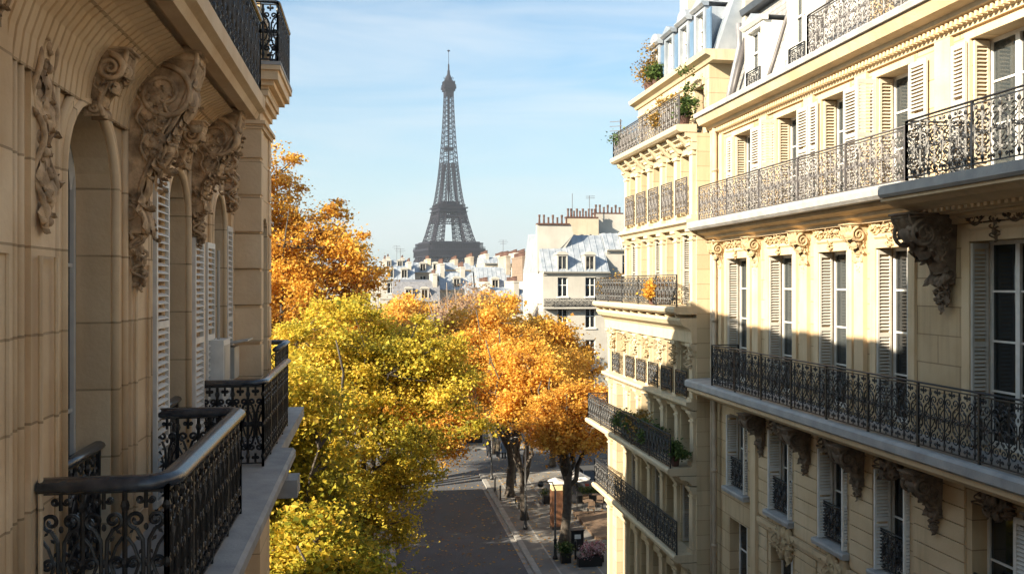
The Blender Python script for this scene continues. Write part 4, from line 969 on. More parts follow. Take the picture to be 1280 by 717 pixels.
        for k in range(10): t = -19 + 3.8 * k; bm(mt, Q(t, 96, 19.5), Q(t + 3.8, 104, 19.5), .6); bm(mt, Q(t + 3.8, 96, 19.5), Q(t, 104, 19.5), .6)
    mb.build('arch', 'eiffel', T); mt.build('truss', 'eiffel', T)
tower()

# ================================================================== houses beyond the trees
def far_house(x0, x1, y0, dep, ze, zr, label, wallm='plaster', roofm='zinc', drop=0.0, win=(1.1, 1.8), bay=2.3, storey=3.1, nst=3, dorm=True, stacks=((.1, 1.6),), skew=0.0, balc=False, blank=False, pots=True, slope=1.6, ant=False, party='plaster'):
    ze -= drop; zr -= drop
    H = empty('house', ((x0 + x1) / 2, y0, GZ), label, 'house', 'houses beyond the trees'); W_ = x1 - x0
    G = Fac('F', y0); ops = []
    n = max(1, int((W_ - .8) / bay)); off = (W_ - n * bay) / 2
    if not blank:
        for k in range(nst):
            zt = ze - .55 - k * storey
            for i in range(n): c = x0 + off + bay * (i + .5); ops.append((c - win[0] / 2, c + win[0] / 2, zt - win[1], zt))
    mb = MB(); wall(mb, G, x0, x1, GZ, ze, ops, .25)
    wall(mb, Fac('L', x1), y0, y0 + dep, GZ, ze, [], .2); wall(mb, Fac('R', x0), y0, y0 + dep, GZ, ze, [], .2); mb.build('wall', wallm, H)
    mb = MB(); mb.box(x0 + .03, x1 - .03, y0 + .7, y0 + dep - .05, GZ, ze - .02); mb.build('core', 'room', H)
    for o_ in ops:
        f = MB(); a, b, c, d = o_
        for u in (a + .04, (a + b) / 2, b - .04): G.box(f, u - .04, u + .04, -.24, -.18, c, d)
        for z in (c + .05, c + (d - c) * .6, d - .05): G.box(f, a + .08, b - .08, -.235, -.19, z - .035, z + .035)
        G.prof(f, [(0, c - .1), (.12, c - .1), (.12, c), (0, c + .02)], a - .1, b + .1)
        fo = f.build('window', 'white', H); g = MB(); G.box(g, a, b, -.25, -.245, c, d); g.build('pane', 'glass_d', fo)
    mb = MB(); G.prof(mb, [(0, ze - .35), (.1, ze - .35), (.12, ze - .2), (.35, ze - .1), (.4, ze + .03), (0, ze + .03)], x0, x1)
    G.prof(mb, [(0, ze - storey - .25), (.08, ze - storey - .25), (.12, ze - storey - .1), (0, ze - storey - .08)], x0, x1); mb.build('cornice', 'plaster', H)
    mb = MB(); mb.prism([(x0, y0 + .05, ze + .03), (x0, y0 + slope, zr), (x0, y0 + dep - slope, zr + .3), (x0, y0 + dep, ze)], (W_, 0, 0)); ro = mb.build('roof', roofm, H)
    if roofm == 'zinc' and W_ < 20:
        mb = MB(); x = x0 + .3
        while x < x1: mb.beam((x, y0 + .04, ze + .04), (x, y0 + slope, zr + .02), .06, .06); mb.beam((x, y0 + slope, zr + .02), (x, y0 + dep - slope, zr + .32), .06, .06); x += .65
        mb.build('roof_seam', 'zinc', ro)
    if dorm and zr - ze > 1.3:
        for i in range(n):
            c = x0 + off + bay * (i + .5); t = .55; zt = min(zr - .1, ze + 1.75)
            d = MB(); d.box(c - t, c - t + .14, y0 + .15, y0 + slope, ze + .1, zt); d.box(c + t - .14, c + t, y0 + .15, y0 + slope, ze + .1, zt)
            d.box(c - t + .14, c + t - .14, y0 + .15, y0 + slope, zt - .14, zt); d.box(c - .03, c + .03, y0 + .22, y0 + .28, ze + .1, zt - .14)
            for a in range(1): d.prism([(c - t - .1, y0 + .05, zt + .003)] + [(c - (t + .1) * cos(q), y0 + .05, zt + .003 + .34 * sin(q)) for q in np.linspace(.2, pi - .2, 7)] + [(c + t + .1, y0 + .05, zt + .003)], (0, slope - .2, 0))
            do = d.build('dormer', 'plaster', H); g = MB(); g.box(c - t + .14, c + t - .14, y0 + .3, y0 + .31, ze + .1, zt - .14); g.build('pane', 'glass_d', do)
    for (fx, h_) in stacks:
        mb = MB(); cx = x0 + W_ * fx; mb.box(cx - .32, cx + .32, y0 + slope * .7, y0 + dep - 1, ze, zr + h_); mb.box(cx - .38, cx + .38, y0 + slope * .7 - .06, y0 + dep - .94, zr + h_ - .22, zr + h_ - .08)
        co_ = mb.build('chimney', party, H)
        if pots:
            p = MB(); y = y0 + slope * .7 + .4
            while y < y0 + dep - 1.2: p.lathe((cx + .05 * sin(y * 9), y, zr + h_ - .002), [(.11, 0), (.09, .4 + .25 * abs(sin(y * 5))), (.14, .45 + .25 * abs(sin(y * 5))), (.13, .5 + .25 * abs(sin(y * 5)))], 7); y += .62
            p.build('chimney_pot', 'terracotta', co_)
    if ant:
        p = MB(); c = x0 + W_ * .6; p.beam((c, y0 + 3, zr), (c, y0 + 3, zr + 3.2), .06)
        for z, L in ((3.1, .7), (2.8, .9), (2.5, .6)): p.beam((c - L, y0 + 3, zr + z), (c + L, y0 + 3, zr + z), .04)
        p.build('aerial', 'pipe_d', H)
    if balc:
        b = MB(); G.box(b, x0, x1, 0, .7, ze - storey - .55, ze - storey - .38); bo_ = b.build('balcony', 'plaster', H)
        railing(G, bo_, x0 + .05, x1 - .05, .62, ze - storey - .38, ze - storey + .5, mw=.8, th=.02, railw=.05)
    return H
# the tall corner house with the zinc mansard (right of centre)
Hc = far_house(17.2, 24.2, 88, 12, 1.25, 5.2, 'white corner house with silvery zinc mansard, arched dormers and tall cream chimney walls', win=(1.05, 2.0), bay=2.9, storey=3.2, nst=5, stacks=(), slope=3.4, balc=True)
mb = MB(); mb.prism([(17.0, 90, 1.2), (17.0, 90.2, 6.2), (17.5, 90.2, 6.2), (20.6, 90.2, 6.25), (20.9, 90.2, 5.2), (19.8, 90.2, 3.5), (18.4, 90.2, 2.6), (17.4, 90.2, 1.2)], (0, .6, 0)); c1 = mb.build('chimney', 'plaster', Hc)
mb = MB(); mb.prism([(20.3, 92.5, 2.5), (20.7, 92.5, 7.1), (24.2, 92.5, 7.15), (24.2, 92.5, 2.5)], (0, .8, 0)); c2 = mb.build('chimney', 'plaster_c', Hc)
mb = MB(); mb.box(24.2, 27.5, 94, 94.9, 2.5, 7.7); c3 = mb.build('chimney', 'plaster', Hc)
for c_, xs, y, z in ((c1, np.arange(17.3, 20.5, .48), 90.5, 6.2), (c2, np.arange(20.9, 24.1, .33), 92.9, 7.1), (c3, np.arange(24.4, 27.4, .45), 94.45, 7.7)):
    mb = MB(); rr = random.Random(3); mb.box(min(xs) - .3, max(xs) + .3, y - .45, y + .45, z + .002, z + .16)
    mb.build('chimney_cap', 'terracotta', c_)
    for x in xs: mb = MB(); mb.lathe((x, y, z + .16), [(.12, 0), (.09, .3 + .5 * rr.random()), (.13, .85), (.12, .9)] if rr.random() < .5 else [(.11, 0), (.1, .55), (.13, .6), (.12, .65)], 7); mb.build('chimney_pot', 'terracotta', c_)
mb = MB(); mb.beam((21.4, 93, 7.3), (21.4, 93, 9.8), .05); mb.beam((23.3, 93, 7.3), (23.3, 93, 9.6), .05)
for z in (9.5, 9.3): mb.beam((22.9, 93, z), (23.9, 93, z + .05), .04)
mb.build('aerial', 'pipe_d', Hc)
Hd = far_house(24.25, 34, 89.5, 12, 3.6, 5.4, 'blue grey roofed house just behind the balconied house, partly hidden', win=(1.1, 2.1), bay=2.6, nst=5, stacks=((.9, 1.5),), roofm='zinc')
# the roofs filling the end of the street, from left to right
for k_, (x0, x1, y0, dep, ze, zr, lab, kw) in enumerate([
    (-9.5, 1.2, 168, 14, 3.2, 5.0, 'low white house whose roof shows behind the tall orange tree', dict(stacks=((.5, 1.2),), nst=2)),
    (1.3, 7.2, 150, 12, 2.2, 4.4, 'white plastered house below the tower, farthest left of the pale roofs', dict(stacks=((.15, 1.3), (.85, .9)), nst=2, ant=True)),
    (3.0, 9.8, 128, 10, -1.2, 1.6, 'low blue roofed house in front of the white houses below the tower', dict(roofm='lead', stacks=((.9, 1.2),), nst=2)),
    (7.3, 13.0, 158, 12, 3.6, 5.3, 'plain white house directly below the left foot of the tower', dict(stacks=((.5, .8),), nst=2, party='plaster_c')),
    (10.0, 15.2, 132, 10, .4, 3.0, 'small zinc roofed white house with two stacks under the tower', dict(stacks=((.1, 1.4), (.7, .9)), nst=2)),
    (13.1, 19.0, 162, 12, 4.2, 5.4, 'tan gabled house below the right foot of the tower', dict(wallm='plaster_t', stacks=((.4, .8), (.9, 1.3)), nst=2, party='plaster_t', dorm=False)),
    (15.4, 20.4, 128, 12, .2, 3.6, 'house with pale zinc slope beside the brown party wall', dict(stacks=((.95, 1.9),), nst=2, party='plaster_t', slope=3)),
    (19.1, 25.2, 150, 12, 5.0, 6.0, 'cream house with a row of many chimney pots left of the corner house', dict(wallm='plaster_c', stacks=((.1, .7), (.55, .5), (.95, .9)), nst=2, dorm=False, ant=True)),
    (20.6, 25.0, 118, 12, 1.6, 3.9, 'narrow gabled white house with tan chimney wall before the corner house', dict(stacks=((.05, 1.1), (.62, 1.5)), nst=2, party='brick', slope=2.5)),
    (25.2, 36.0, 150, 14, 4.6, 6.0, 'wide pale house mostly behind the corner house', dict(stacks=((.1, 1.0),), nst=1)),
    (12.0, 18.6, 106, 10, -2.2, .3, 'low grey roofed house rising just above the orange trees', dict(stacks=((.3, 1.0), (.85, 1.1)), nst=2)),
    (1.5, 7.5, 182, 10, 5.2, 6.6, 'small far roof with chimneys left of the tower foot', dict(stacks=((.3, .8), (.8, .6)), nst=1, ant=True)),
]): far_house(x0, x1, y0, dep, ze, zr, lab, drop=y0 / 105, **kw)
# street walls closing the view; the first two unseen, added to shade the road
far_house(-30, -14.5, 12, 24.5, -3.6, -2.0, 'long pale unseen house added behind the left hand trees to shade the road', stacks=(), nst=3, dorm=False)
far_house(-30, -14.5, 39.5, 9.5, -3.6, -2.0, 'second pale unseen house added to shade the road, across a narrow gap left for sun', stacks=(), nst=3, dorm=False)  # unseen; the gap before it is shaped to let a sun streak through
far_house(-26, -10, 84, 30, -1.0, 2.0, 'pale house on the far left corner of the crossing behind the trees', nst=4, stacks=((.5, 1.2),), wallm='plaster_c')
far_house(22, 40, 44, 22, -1.0, 2.0, 'pale house on the right behind the pavement trees, hidden by the balconied house', nst=4, stacks=((.5, 1.2),))
far_house(-9.5, 11.8, 122, 5, -5.0, -3.4, 'low shaded shop row closing the far end of the street', nst=2, stacks=(), win=(1.6, 2.6), bay=2.7, storey=3.6, roofm='lead', dorm=False)

# ================================================================== trees
def leaf_cloud(centers, rad, n, size, rs, up=.5, shade=None):
    k = rs.integers(0, len(centers), n); c = centers[k]
    p = c + rs.normal(0, 1, (n, 3)) * rad[k][:, None] * np.array([1, 1, .62])
    nrm = rs.normal(0, 1, (n, 3)); nrm[:, 2] = np.abs(nrm[:, 2]) + up; nrm /= np.linalg.norm(nrm, axis=1)[:, None]
    t = np.cross(nrm, rs.normal(0, 1, (n, 3))); t /= np.linalg.norm(t, axis=1)[:, None] + 1e-9; b = np.cross(nrm, t)
    L = size * np.exp(rs.normal(-.08, .32, n))[:, None]; Wd = L * rs.uniform(.38, .55, n)[:, None]; fold = nrm * L * .16
    base = p - t * L * .5; tip = p + t * L * .5 - nrm * L * .1; l = p + b * Wd + fold - t * L * .05; r = p - b * Wd + fold - t * L * .05
    V = np.stack([base, l, tip, r], 1).reshape(-1, 3); i = np.arange(n)[:, None] * 4
    Fa = np.concatenate([i + np.array([[0, 1, 2]]), i + np.array([[0, 2, 3]])], 0)
    return V, Fa, k
def tree(x, y, top, rad, leafm, label, seed, nleaf=26000, size=.17, zlow=None, nclu=None, trunk_r=.22, squash=1.0, clu=.62, lean=(0, 0), bare=0.0, fork=None, barkm='bark', tintbias=0.0, group='street trees in autumn leaf', lobes=9, base=None, irregular=.6, blobs=None):
    rs = np.random.default_rng(seed); z0 = (base if base is not None else GZ + .13)
    T = empty('tree', (x, y, z0), label, 'tree', group)
    zlow = zlow if zlow is not None else z0 + 3.2
    cz = (top + zlow) / 2; hz = (top - zlow) / 2; c0 = np.array([x + lean[0], y + lean[1], cz])
    fork = fork or (z0 + 2.6)
    # uneven crown: many overlapping sub-crowns of different size, thinned between
    nclu = nclu or int(17 * rad * hz + 60)
    if blobs is None:
        blobs = [(0, 0, 0, rad * .62, hz * .62)]
        for q in range(lobes + 5):
            d = rs.normal(0, 1, 3); d /= np.linalg.norm(d); d[2] *= .95; r = rs.uniform(.45, .72) * (1 + rs.uniform(-irregular, irregular) * .5)
            blobs.append((d[0] * r * rad, d[1] * r * rad, d[2] * r * hz, rad * rs.uniform(.24, .46), hz * rs.uniform(.18, .36)))
    wts = np.array([b[3] ** 2 * b[4] for b in blobs]) ** .75; wts /= wts.sum(); C_ = []; btint = rs.uniform(-.16, .16, len(blobs)); bt = []
    for q in range(nclu):
        bi = rs.choice(len(blobs), p=wts); b = blobs[bi]; d = rs.normal(0, 1, 3); d /= np.linalg.norm(d); r = rs.uniform(0, 1) ** (1 / 2.8)
        C_.append(c0 + np.array(b[:3]) + d * r * np.array([b[3], b[3], b[4]])); bt.append(btint[bi])
    C_ = np.array(C_); ctint = rs.uniform(-.16, .16, len(C_)) + np.array(bt)
    # limbs
    mb = MB(); pts = []
    base_p = np.array([x, y, z0]); fk = np.array([x + lean[0] * .25, y + lean[1] * .25, fork])
    tp = [base_p + (fk - base_p) * t + np.array([.08 * sin(3 * t + seed), .08 * cos(4 * t + seed), 0]) for t in np.linspace(0, 1, 7)]
    mb.tube(tp, [trunk_r * (1.5 if i == 0 else 1.1 - .03 * i) for i in range(7)], 10)
    nl = 7; limbs = []
    for k in range(nl):
        a = 2 * pi * (k + rs.uniform(-.3, .3)) / nl; rr = rad * rs.uniform(.35, .75) * (1 if k else .1); e = c0 + np.array([cos(a) * rr, sin(a) * rr, hz * rs.uniform(.15, .85)])
        s = fk - np.array([0, 0, rs.uniform(0, .8)]); mid = s + (e - s) * .45 + np.array([cos(a), sin(a), -.3]) * rad * .10
        L = []
        for t in np.linspace(0, 1, 10): L.append((1-t)**2 * s + 2*t*(1-t) * mid + t*t * e + rs.normal(0, .15, 3) * (0 < t < 1))
        L = np.array(L); mb.tube(L, np.linspace(trunk_r * .62, .03, 10), 7); limbs.append(L)
    LP = np.concatenate([l[2:] for l in limbs]); sub = rs.permutation(len(C_))[:int(len(C_) * .16)]; SP = [LP]
    for i in sub:
        e = C_[i]; s = LP[np.argmin(((LP - e) ** 2).sum(1) + 2.0 * np.maximum(0, LP[:, 2] - e[2] + .3) ** 2)]
        l = np.linalg.norm(e - s); m_ = (s + e) / 2 + rs.normal(0, .10, 3) * l + np.array([0, 0, -.06 * l])
        B = np.array([(1-t)**2 * s + 2*t*(1-t) * m_ + t*t * e for t in np.linspace(0, 1, 6)]); mb.tube(B, np.linspace(.055, .018, 6), 5, caps=False); SP.append(B[2:])
    SP = np.concatenate(SP)
    for i in range(len(C_)):
        e = C_[i]; s = SP[np.argmin(((SP - e) ** 2).sum(1))]; l = np.linalg.norm(e - s)
        if l < .05: continue
        m_ = (s + e) / 2 + rs.normal(0, .12, 3) * l; B = np.array([(1-t)**2 * s + 2*t*(1-t) * m_ + t*t * e for t in np.linspace(0, 1, 4)]); mb.tube(B, np.linspace(.02, .008, 4), 3, caps=False)
        if bare > 0:
            for q in range(int(7 * bare)):
                e2 = e + rs.normal(0, .5, 3) + np.array([0, 0, .45]); mb.tube([e, (e + e2) / 2 + rs.normal(0, .06, 3), e2], [.012, .009, .005], 3, caps=False)
    mb.build('trunk', barkm, T, smooth=True)
    rad_c = clu * rs.uniform(.35, 1.15, len(C_))
    V, Fa, k = leaf_cloud(C_, rad_c, nleaf, size, rs)
    zc_ = V.reshape(-1, 4, 3).mean(1)
    tint = np.clip(.5 + ctint[k] + rs.normal(0, .21, nleaf) + tintbias, 0, 1)
    cm = MB(); cm.add(V, Fa); cm.tint = np.concatenate([tint, tint]); cm.build('crown', leafm, T)
    return T
tree(-.9, 37, -.3, 5.3, 'leaf_yellow', 'big bright yellow tree in the middle of the view, left of the road', 1, 120000, .115, zlow=-10.5, trunk_r=.3, clu=.38, nclu=640,
     blobs=[(-.6, 0, 3.0, 2.4, 1.9), (-2.6, .5, 1.8, 2.2, 1.9), (1.9, 0, 2.2, 2.0, 1.5), (3.7, -.5, .9, 1.6, 1.0), (4.7, -1, -.3, 1.2, .7), (2.9, 0, 2.6, 1.9, 1.4), (3.9, 0, 1.9, 1.5, 1.1), (2.4, -.5, -2.4, 1.6, 1.1), (1.4, 0, -4.6, 1.5, 1.0), (2.4, -1.5, -.6, 1.9, 1.2), (-.4, -1.2, 0, 2.6, 1.8), (-3.2, 0, -1.2, 2.2, 1.7), (0.2, 0, -2.6, 2.3, 1.4), (1.7, 1, -3.2, 1.2, .7), (-2.4, -1, -3.8, 2.0, 1.2), (.2, 2.5, 1.5, 2.3, 1.7), (2.7, 2, 1.0, 1.7, 1.2)])
tree(-3.4, 29.0, -1.5, 3.9, 'leaf_yellow', 'yellow green tree close behind the far end of the left balcony', 2, 62000, .13, zlow=-11, tintbias=-.12, clu=.5, nclu=420)
tree(-1.6, 26.0, -5.8, 2.8, 'leaf_green', 'olive green tree low in the picture beside the left balcony', 3, 46000, .13, zlow=-12, trunk_r=.18, clu=.45, nclu=380)
tree(-6.8, 56, 8.2, 6.4, 'leaf_gold', 'tallest orange tree, standing against the sky behind the left house', 4, 85000, .175, zlow=-6, irregular=.6, clu=.6, trunk_r=.35, nclu=560,
     blobs=[(-2.5, 0, 4.0, 3.4, 2.8), (-.2, 0, 2.8, 2.6, 2.2), (2.6, 0, 2.4, 1.8, 1.2), (4.6, .5, 3.6, 1.3, .7), (3.4, 0, .4, 2.6, 1.8), (.6, -.5, .2, 3.4, 2.4), (-3.0, 0, .5, 3.5, 2.8), (5.4, 0, -1.2, 2.2, 1.5), (5.2, 0, 1.2, 1.9, 1.3), (6.3, 0, -.4, 1.6, 1.0), (-.6, 0, 6.2, 2.4, 1.4), (1.6, 0, 6.6, 1.3, .8), (1.6, -1, -2.4, 3.8, 2.2), (-3, 0, -3, 3.5, 2.4), (1.2, .4, 5.0, 1.5, .8)])
tree(.4, 52, -3.2, 4.2, 'leaf_gold', 'golden orange tree overhanging the road behind the big yellow one', 6, 36000, .16, zlow=-10.6, tintbias=.05, clu=.55, lean=(2.4, 0))
tree(.3, 61.5, -1.6, 4.0, 'leaf_orange', 'orange tree leaning over the road before the crossing', 21, 24000, .2, zlow=-8.8, clu=.55, lean=(3.6, 0), tintbias=.1)
tree(9.0, 57, -.6, 4.7, 'leaf_orange', 'orange tree with dark branching limbs rising over the right pavement', 11, 62000, .15, zlow=-9.8, trunk_r=.27, tintbias=.12, clu=.5, nclu=470)
tree(10.2, 46, -4.2, 3.0, 'leaf_orange', 'rust orange tree nearest the balconied house, black cabinet at its foot', 12, 30000, .135, zlow=-10.3, trunk_r=.24, tintbias=0, fork=-10.2, lean=(.3, 0), clu=.45)
tree(8.9, 51.3, -2.6, 3.4, 'leaf_gold', 'amber tree on the right pavement between the two orange ones', 22, 34000, .145, zlow=-9.4, trunk_r=.2, clu=.45)
tree(13.6, 66, -1.5, 4.2, 'leaf_gold', 'golden tree behind the orange ones, beside the balconied house', 13, 26000, .22, zlow=-10)
tree(7.6, 84, .9, 4.4, 'leaf_pink', 'half bare pinkish tree with fine twigs in the centre of the street', 14, 9000, .2, zlow=-9, bare=1.0, clu=.5, barkm='bark_l')
tree(9.8, 72, -4.0, 3.0, 'leaf_orange', 'orange tree just past the crossing on the right pavement', 15, 13000, .2, zlow=-8.6, trunk_r=.24)
tree(-2.6, 80, -.4, 4.8, 'leaf_gold', 'golden tree across the side street on the left', 16, 24000, .24, zlow=-9)
tree(11.6, 92, .3, 4.6, 'leaf_gold', 'yellow orange tree in front of the far pale roofs', 17, 20000, .25, zlow=-8)
tree(3.5, 104, -.8, 4.8, 'leaf_gold', 'pale golden tree at the far end of the street below the tower', 18, 18000, .26, zlow=-8, tintbias=.2)
tree(-8.5, 42, -1.0, 4.6, 'leaf_gold', 'golden tree hidden behind the left house and the yellow trees', 19, 7000, .22, zlow=-10)
tree(-8.0, 70, 1.5, 5.2, 'leaf_orange', 'deep orange tree between the tall orange tree and the golden ones', 20, 12000, .24, zlow=-9)

# ================================================================== balcony plants
def plant(x, y, z, r, h, leafm, label, seed, n=900, size=.07, group='plants on the balconies', pot='terracotta'):
    rs = np.random.default_rng(seed); T = empty('potted_plant', (x, y, z), label, 'plant', group)
    p = MB(); p.lathe((x, y, z), [(r * .42, 0), (r * .55, .22), (r * .6, .24), (r * .6, .27), (r * .5, .27), (r * .48, .22)], 12); p.build('pot', pot, T, smooth=False)
    C_ = np.array([(x + rs.normal(0, r * .45), y + rs.normal(0, r * .45), z + .3 + abs(rs.normal(0, .5)) * h * .8) for _ in range(14)])
    st = MB()
    for c in C_: st.tube([(x, y, z + .2), ((x + c[0]) / 2, (y + c[1]) / 2, z + .2 + (c[2] - z) * .5), c], [.014, .01, .005], 4)
    st.build('stem', 'bark', T)
    V, Fa, k = leaf_cloud(C_, np.full(14, r * .42), n, size, rs); cm = MB(); cm.add(V, Fa); t = np.clip(rs.normal(.5, .25, n), 0, 1); cm.tint = np.concatenate([t, t]); cm.build('foliage', leafm, T)
    return T
for i, (x, y, z, r, h, m_, lab) in enumerate([
    (8.2, 27.9, -4.96, .30, .7, 'leaf_bush', 'dark green bush on the long lower balcony, farthest of that row'),
    (8.2, 27.0, -4.96, .30, .6, 'leaf_bush', 'green bush on the long lower balcony left of the orange one'),
    (8.2, 26.2, -4.96, .30, .8, 'leaf_rust', 'orange leaved bush in the middle of the long lower balcony'),
    (8.2, 25.3, -4.96, .30, .6, 'leaf_bush', 'spreading dark bush right of the orange one on the long balcony'),
    (8.2, 23.1, -4.96, .24, .4, 'leaf_bush', 'small bright green plant at the right end of the long balcony'),
    (8.55, 28.9, 4.34, .36, .5, 'leaf_bush', 'bushy green plant overhanging the left end of the highest balcony'),
    (8.5, 24.6, 4.34, .35, .9, 'leaf_rust', 'climbing plant against the railing near the top right of the pale house'),
    (8.5, 23.2, 4.34, .28, 1.1, 'leaf_bush', 'tall leafy plant where the highest balcony meets the near house'),
    (9.0, 27.8, 6.30, .36, 1.1, 'leaf_rust', 'wiry red and green shrub on the roof edge against the sky'),
    (9.0, 27.1, 6.30, .26, .6, 'leaf_bush', 'low green shrub beside the wiry shrub on the roof edge'),
    (8.7, 31.0, -.62, .40, .7, 'leaf_rust', 'russet plant on the terrace corner in front of the brick stair head'),
    (8.2, 25.0, -.60, .28, .5, 'leaf_gold', 'small yellow plant behind the black railing of the middle balcony')]):
    plant(x, y, z, r, h, m_, lab, 400 + i, 1300)
an = MB(); an.beam((8.5, 29.5, 4.1), (8.5, 29.5, 5.7), .035)
for k in range(5): an.beam((8.5, 29.3 + .02 * k, 5.6 - .16 * k), (8.2, 29.8, 5.65 - .16 * k), .02)
tag(an.build('aerial', 'pipe_d'), 'thin television aerial fixed to the left end of the highest balcony', 'aerial')

# ================================================================== street furniture
def lamp(x, y, label, h=6.5):
    T = empty('street_lamp', (x, y, GZ + .13), label, 'street lamp', 'slim dark lamp posts on the right pavement')
    mb = MB(); mb.lathe((x, y, GZ + .13), [(.14, 0), (.14, .12), (.09, .2), (.075, .9), (.10, .95), (.055, 1.05), (.045, h - .4)], 12); mb.build('pole', 'black', T, smooth=True)
    mb = MB(); mb.tube([(x, y, GZ + h - .3), (x - .15, y, GZ + h + .1), (x - .7, y, GZ + h + .15)], .03, 8); ar = mb.build('arm', 'black', T, smooth=True)
    mb = MB(); mb.lathe((x - .75, y, GZ + h - .12), [(.09, 0), (.16, .1), (.17, .2), (.06, .3)], 12); mb.build('lamp_head', 'black', ar, smooth=True)
    return T
lamp(8.6, 49.2, 'slim black lamp post at the kerb left of the poster column', 5.2); lamp(9.15, 43.6, 'nearest slim black lamp post, at the bottom of the view', 3.9)
lamp(8.4, 62, 'slim dark lamp post beside the tree before the crossing', 5.6); lamp(8.5, 79, 'distant dark lamp post beyond the crossing', 5.6)
def bollard(x, y):
    mb = MB(); mb.lathe((x, y, GZ + .13), [(.055, 0), (.055, .7), (.075, .74), (.04, .78), (.07, .85), (.055, .93), (.01, .97)], 12); return mb.build('bollard', 'black', None, smooth=True)
for (x, y, lab) in ((10.15, 43.4, 'black bollard beside the tree guard at the bottom of the view'), (8.15, 56, 'black bollard at the kerb beyond the two nearest lamp posts'), (8.15, 58.5, 'black bollard farther along the kerb, nearest to the crossing')):
    tag(bollard(x, y), lab, 'bollard', 'black bollards')
# poster column
T = empty('advertising_column', (10.35, 49.0, GZ + .13), 'square rust orange poster pillar with a cream and white cap on the right pavement', 'poster pillar')
mb = MB(); mb.box(10.05, 10.65, 48.7, 49.3, GZ + .13, GZ + .3); mb.build('plinth', 'black', T)
mb = MB(); mb.box(10.03, 10.67, 48.73, 49.27, GZ + .3, GZ + 2.35); mb.build('body', 'orange', T)
mb = MB(); mb.box(10.05, 10.65, 48.7, 49.3, GZ + 2.35, GZ + 2.72); mb.build('band', 'cream', T)
mb = MB(); mb.box(9.93, 10.77, 48.63, 49.37, GZ + 2.72, GZ + 2.82); mb.prism([(9.93, 48.63, GZ + 2.822), (10.77, 48.63, GZ + 2.822), (10.35, 48.63, GZ + 2.95)], (0, .74, 0)); mb.build('cap', 'white', T)
# cabinet at the foot of the nearest tree
T = empty('street_cabinet', (10.55, 45.0, GZ + .13), 'black street cabinet with a small white notice beside the nearest pavement tree', 'cabinet')
mb = MB(); mb.box(10.2, 10.95, 44.7, 45.2, GZ + .13, GZ + .25); mb.box(10.24, 10.91, 44.74, 45.16, GZ + .25, GZ + 1.15); mb.box(10.2, 10.95, 44.7, 45.2, GZ + 1.15, GZ + 1.21); mb.build('body', 'black', T)
mb = MB(); mb.box(10.42, 10.75, 44.728, 44.737, GZ + .75, GZ + .98); mb.build('notice', 'white', T)
# kiosk beyond the crossing
T = empty('kiosk', (8.6, 77, GZ + .13), 'small dark newspaper kiosk with pale interior beyond the crossing', 'kiosk')
mb = MB()
for x in (8.0, 9.5):
    for y in (76.6, 77.8): mb.box(x - .06, x + .06, y - .06, y + .06, GZ + .13, GZ + 2.2)
mb.box(7.95, 9.55, 77.7, 77.8, GZ + .13, GZ + 2.2); mb.box(8.06, 9.44, 76.58, 76.66, GZ + .13, GZ + .95); mb.build('frame', 'black', T)
mb = MB(); mb.prism([(7.8, 76.3, GZ + 2.2), (9.7, 76.3, GZ + 2.2), (9.3, 76.3, GZ + 2.6), (8.2, 76.3, GZ + 2.6)], (0, 1.8, 0)); mb.build('roof', 'black', T)
mb = MB(); mb.box(8.1, 9.4, 77.6, 77.69, GZ + .9, GZ + 2.0); mb.build('display', 'white', T)
# cafe terrace: wooden deck, parasol, tables, planters
tag((lambda m: (m.box(12.0, 15.2, 46.5, 52.0, GZ + .131, GZ + .26), [m.box(12.0, 15.2, 46.5 + .2 * k, 46.5 + .2 * k + .185, GZ + .262, GZ + .285) for k in range(27)], m.build('terrace_deck', 'wood'))[-1])(MB()), 'low brown plank deck on the right pavement beside the balconied house', 'deck')
T = empty('parasol', (12.4, 52.6, GZ + .13), 'open white parasol over the cafe tables on the right pavement', 'parasol')
mb = MB(); mb.lathe((12.4, 52.6, GZ + .13), [(.25, 0), (.25, .07), (.03, .09), (.03, 2.3)], 10); mb.build('pole', 'black', T)
mb = MB(); mb.lathe((12.4, 52.6, GZ + 2.1), [(.85, 0), (.85, .04), (.45, .26), (.04, .5)], 8); mb.build('canopy', 'white', T)
def cafe_table(x, y, lab):
    T = empty('cafe_table', (x, y, GZ + .13), lab, 'table', 'small cafe tables'); mb = MB(); mb.lathe((x, y, GZ + .13), [(.2, 0), (.2, .03), (.03, .05), (.03, .70)], 10); mb.build('leg', 'black', T)
    mb = MB(); mb.lathe((x, y, GZ + .83), [(.32, 0), (.34, .015), (.32, .03)], 16); mb.build('table_top', 'wood', T)
def cafe_chair(x, y, a, lab):
    T = empty('cafe_chair', (0, 0, 0), lab, 'chair', 'cafe chairs'); T.location = (x, y, GZ + .13 + EYE); T.rotation_euler[2] = a
    def part(nm, m_, bx):
        mb = MB(); bx(mb); V = mb.v; o = mb.build(nm, m_, None); o.location = (0, 0, -EYE); o.parent = T
    part('seat', 'wood', lambda b: b.box(-.2, .2, -.2, .2, .43, .46)); part('backrest', 'wood', lambda b: (b.box(-.2, .2, .18, .21, .62, .88), b.box(-.2, -.17, .18, .21, .46, .62), b.box(.17, .2, .18, .21, .46, .62)))
    for sx in (-1, 1):
        for sy in (-1, 1): part('leg', 'black', lambda b: b.beam((sx * .17, sy * .17, .43), (sx * .2, sy * .2, 0), .03))
cafe_table(13.0, 52.2, 'small round cafe table just right of the parasol pole'); cafe_table(13.9, 53.6, 'small round cafe table farther from the parasol')
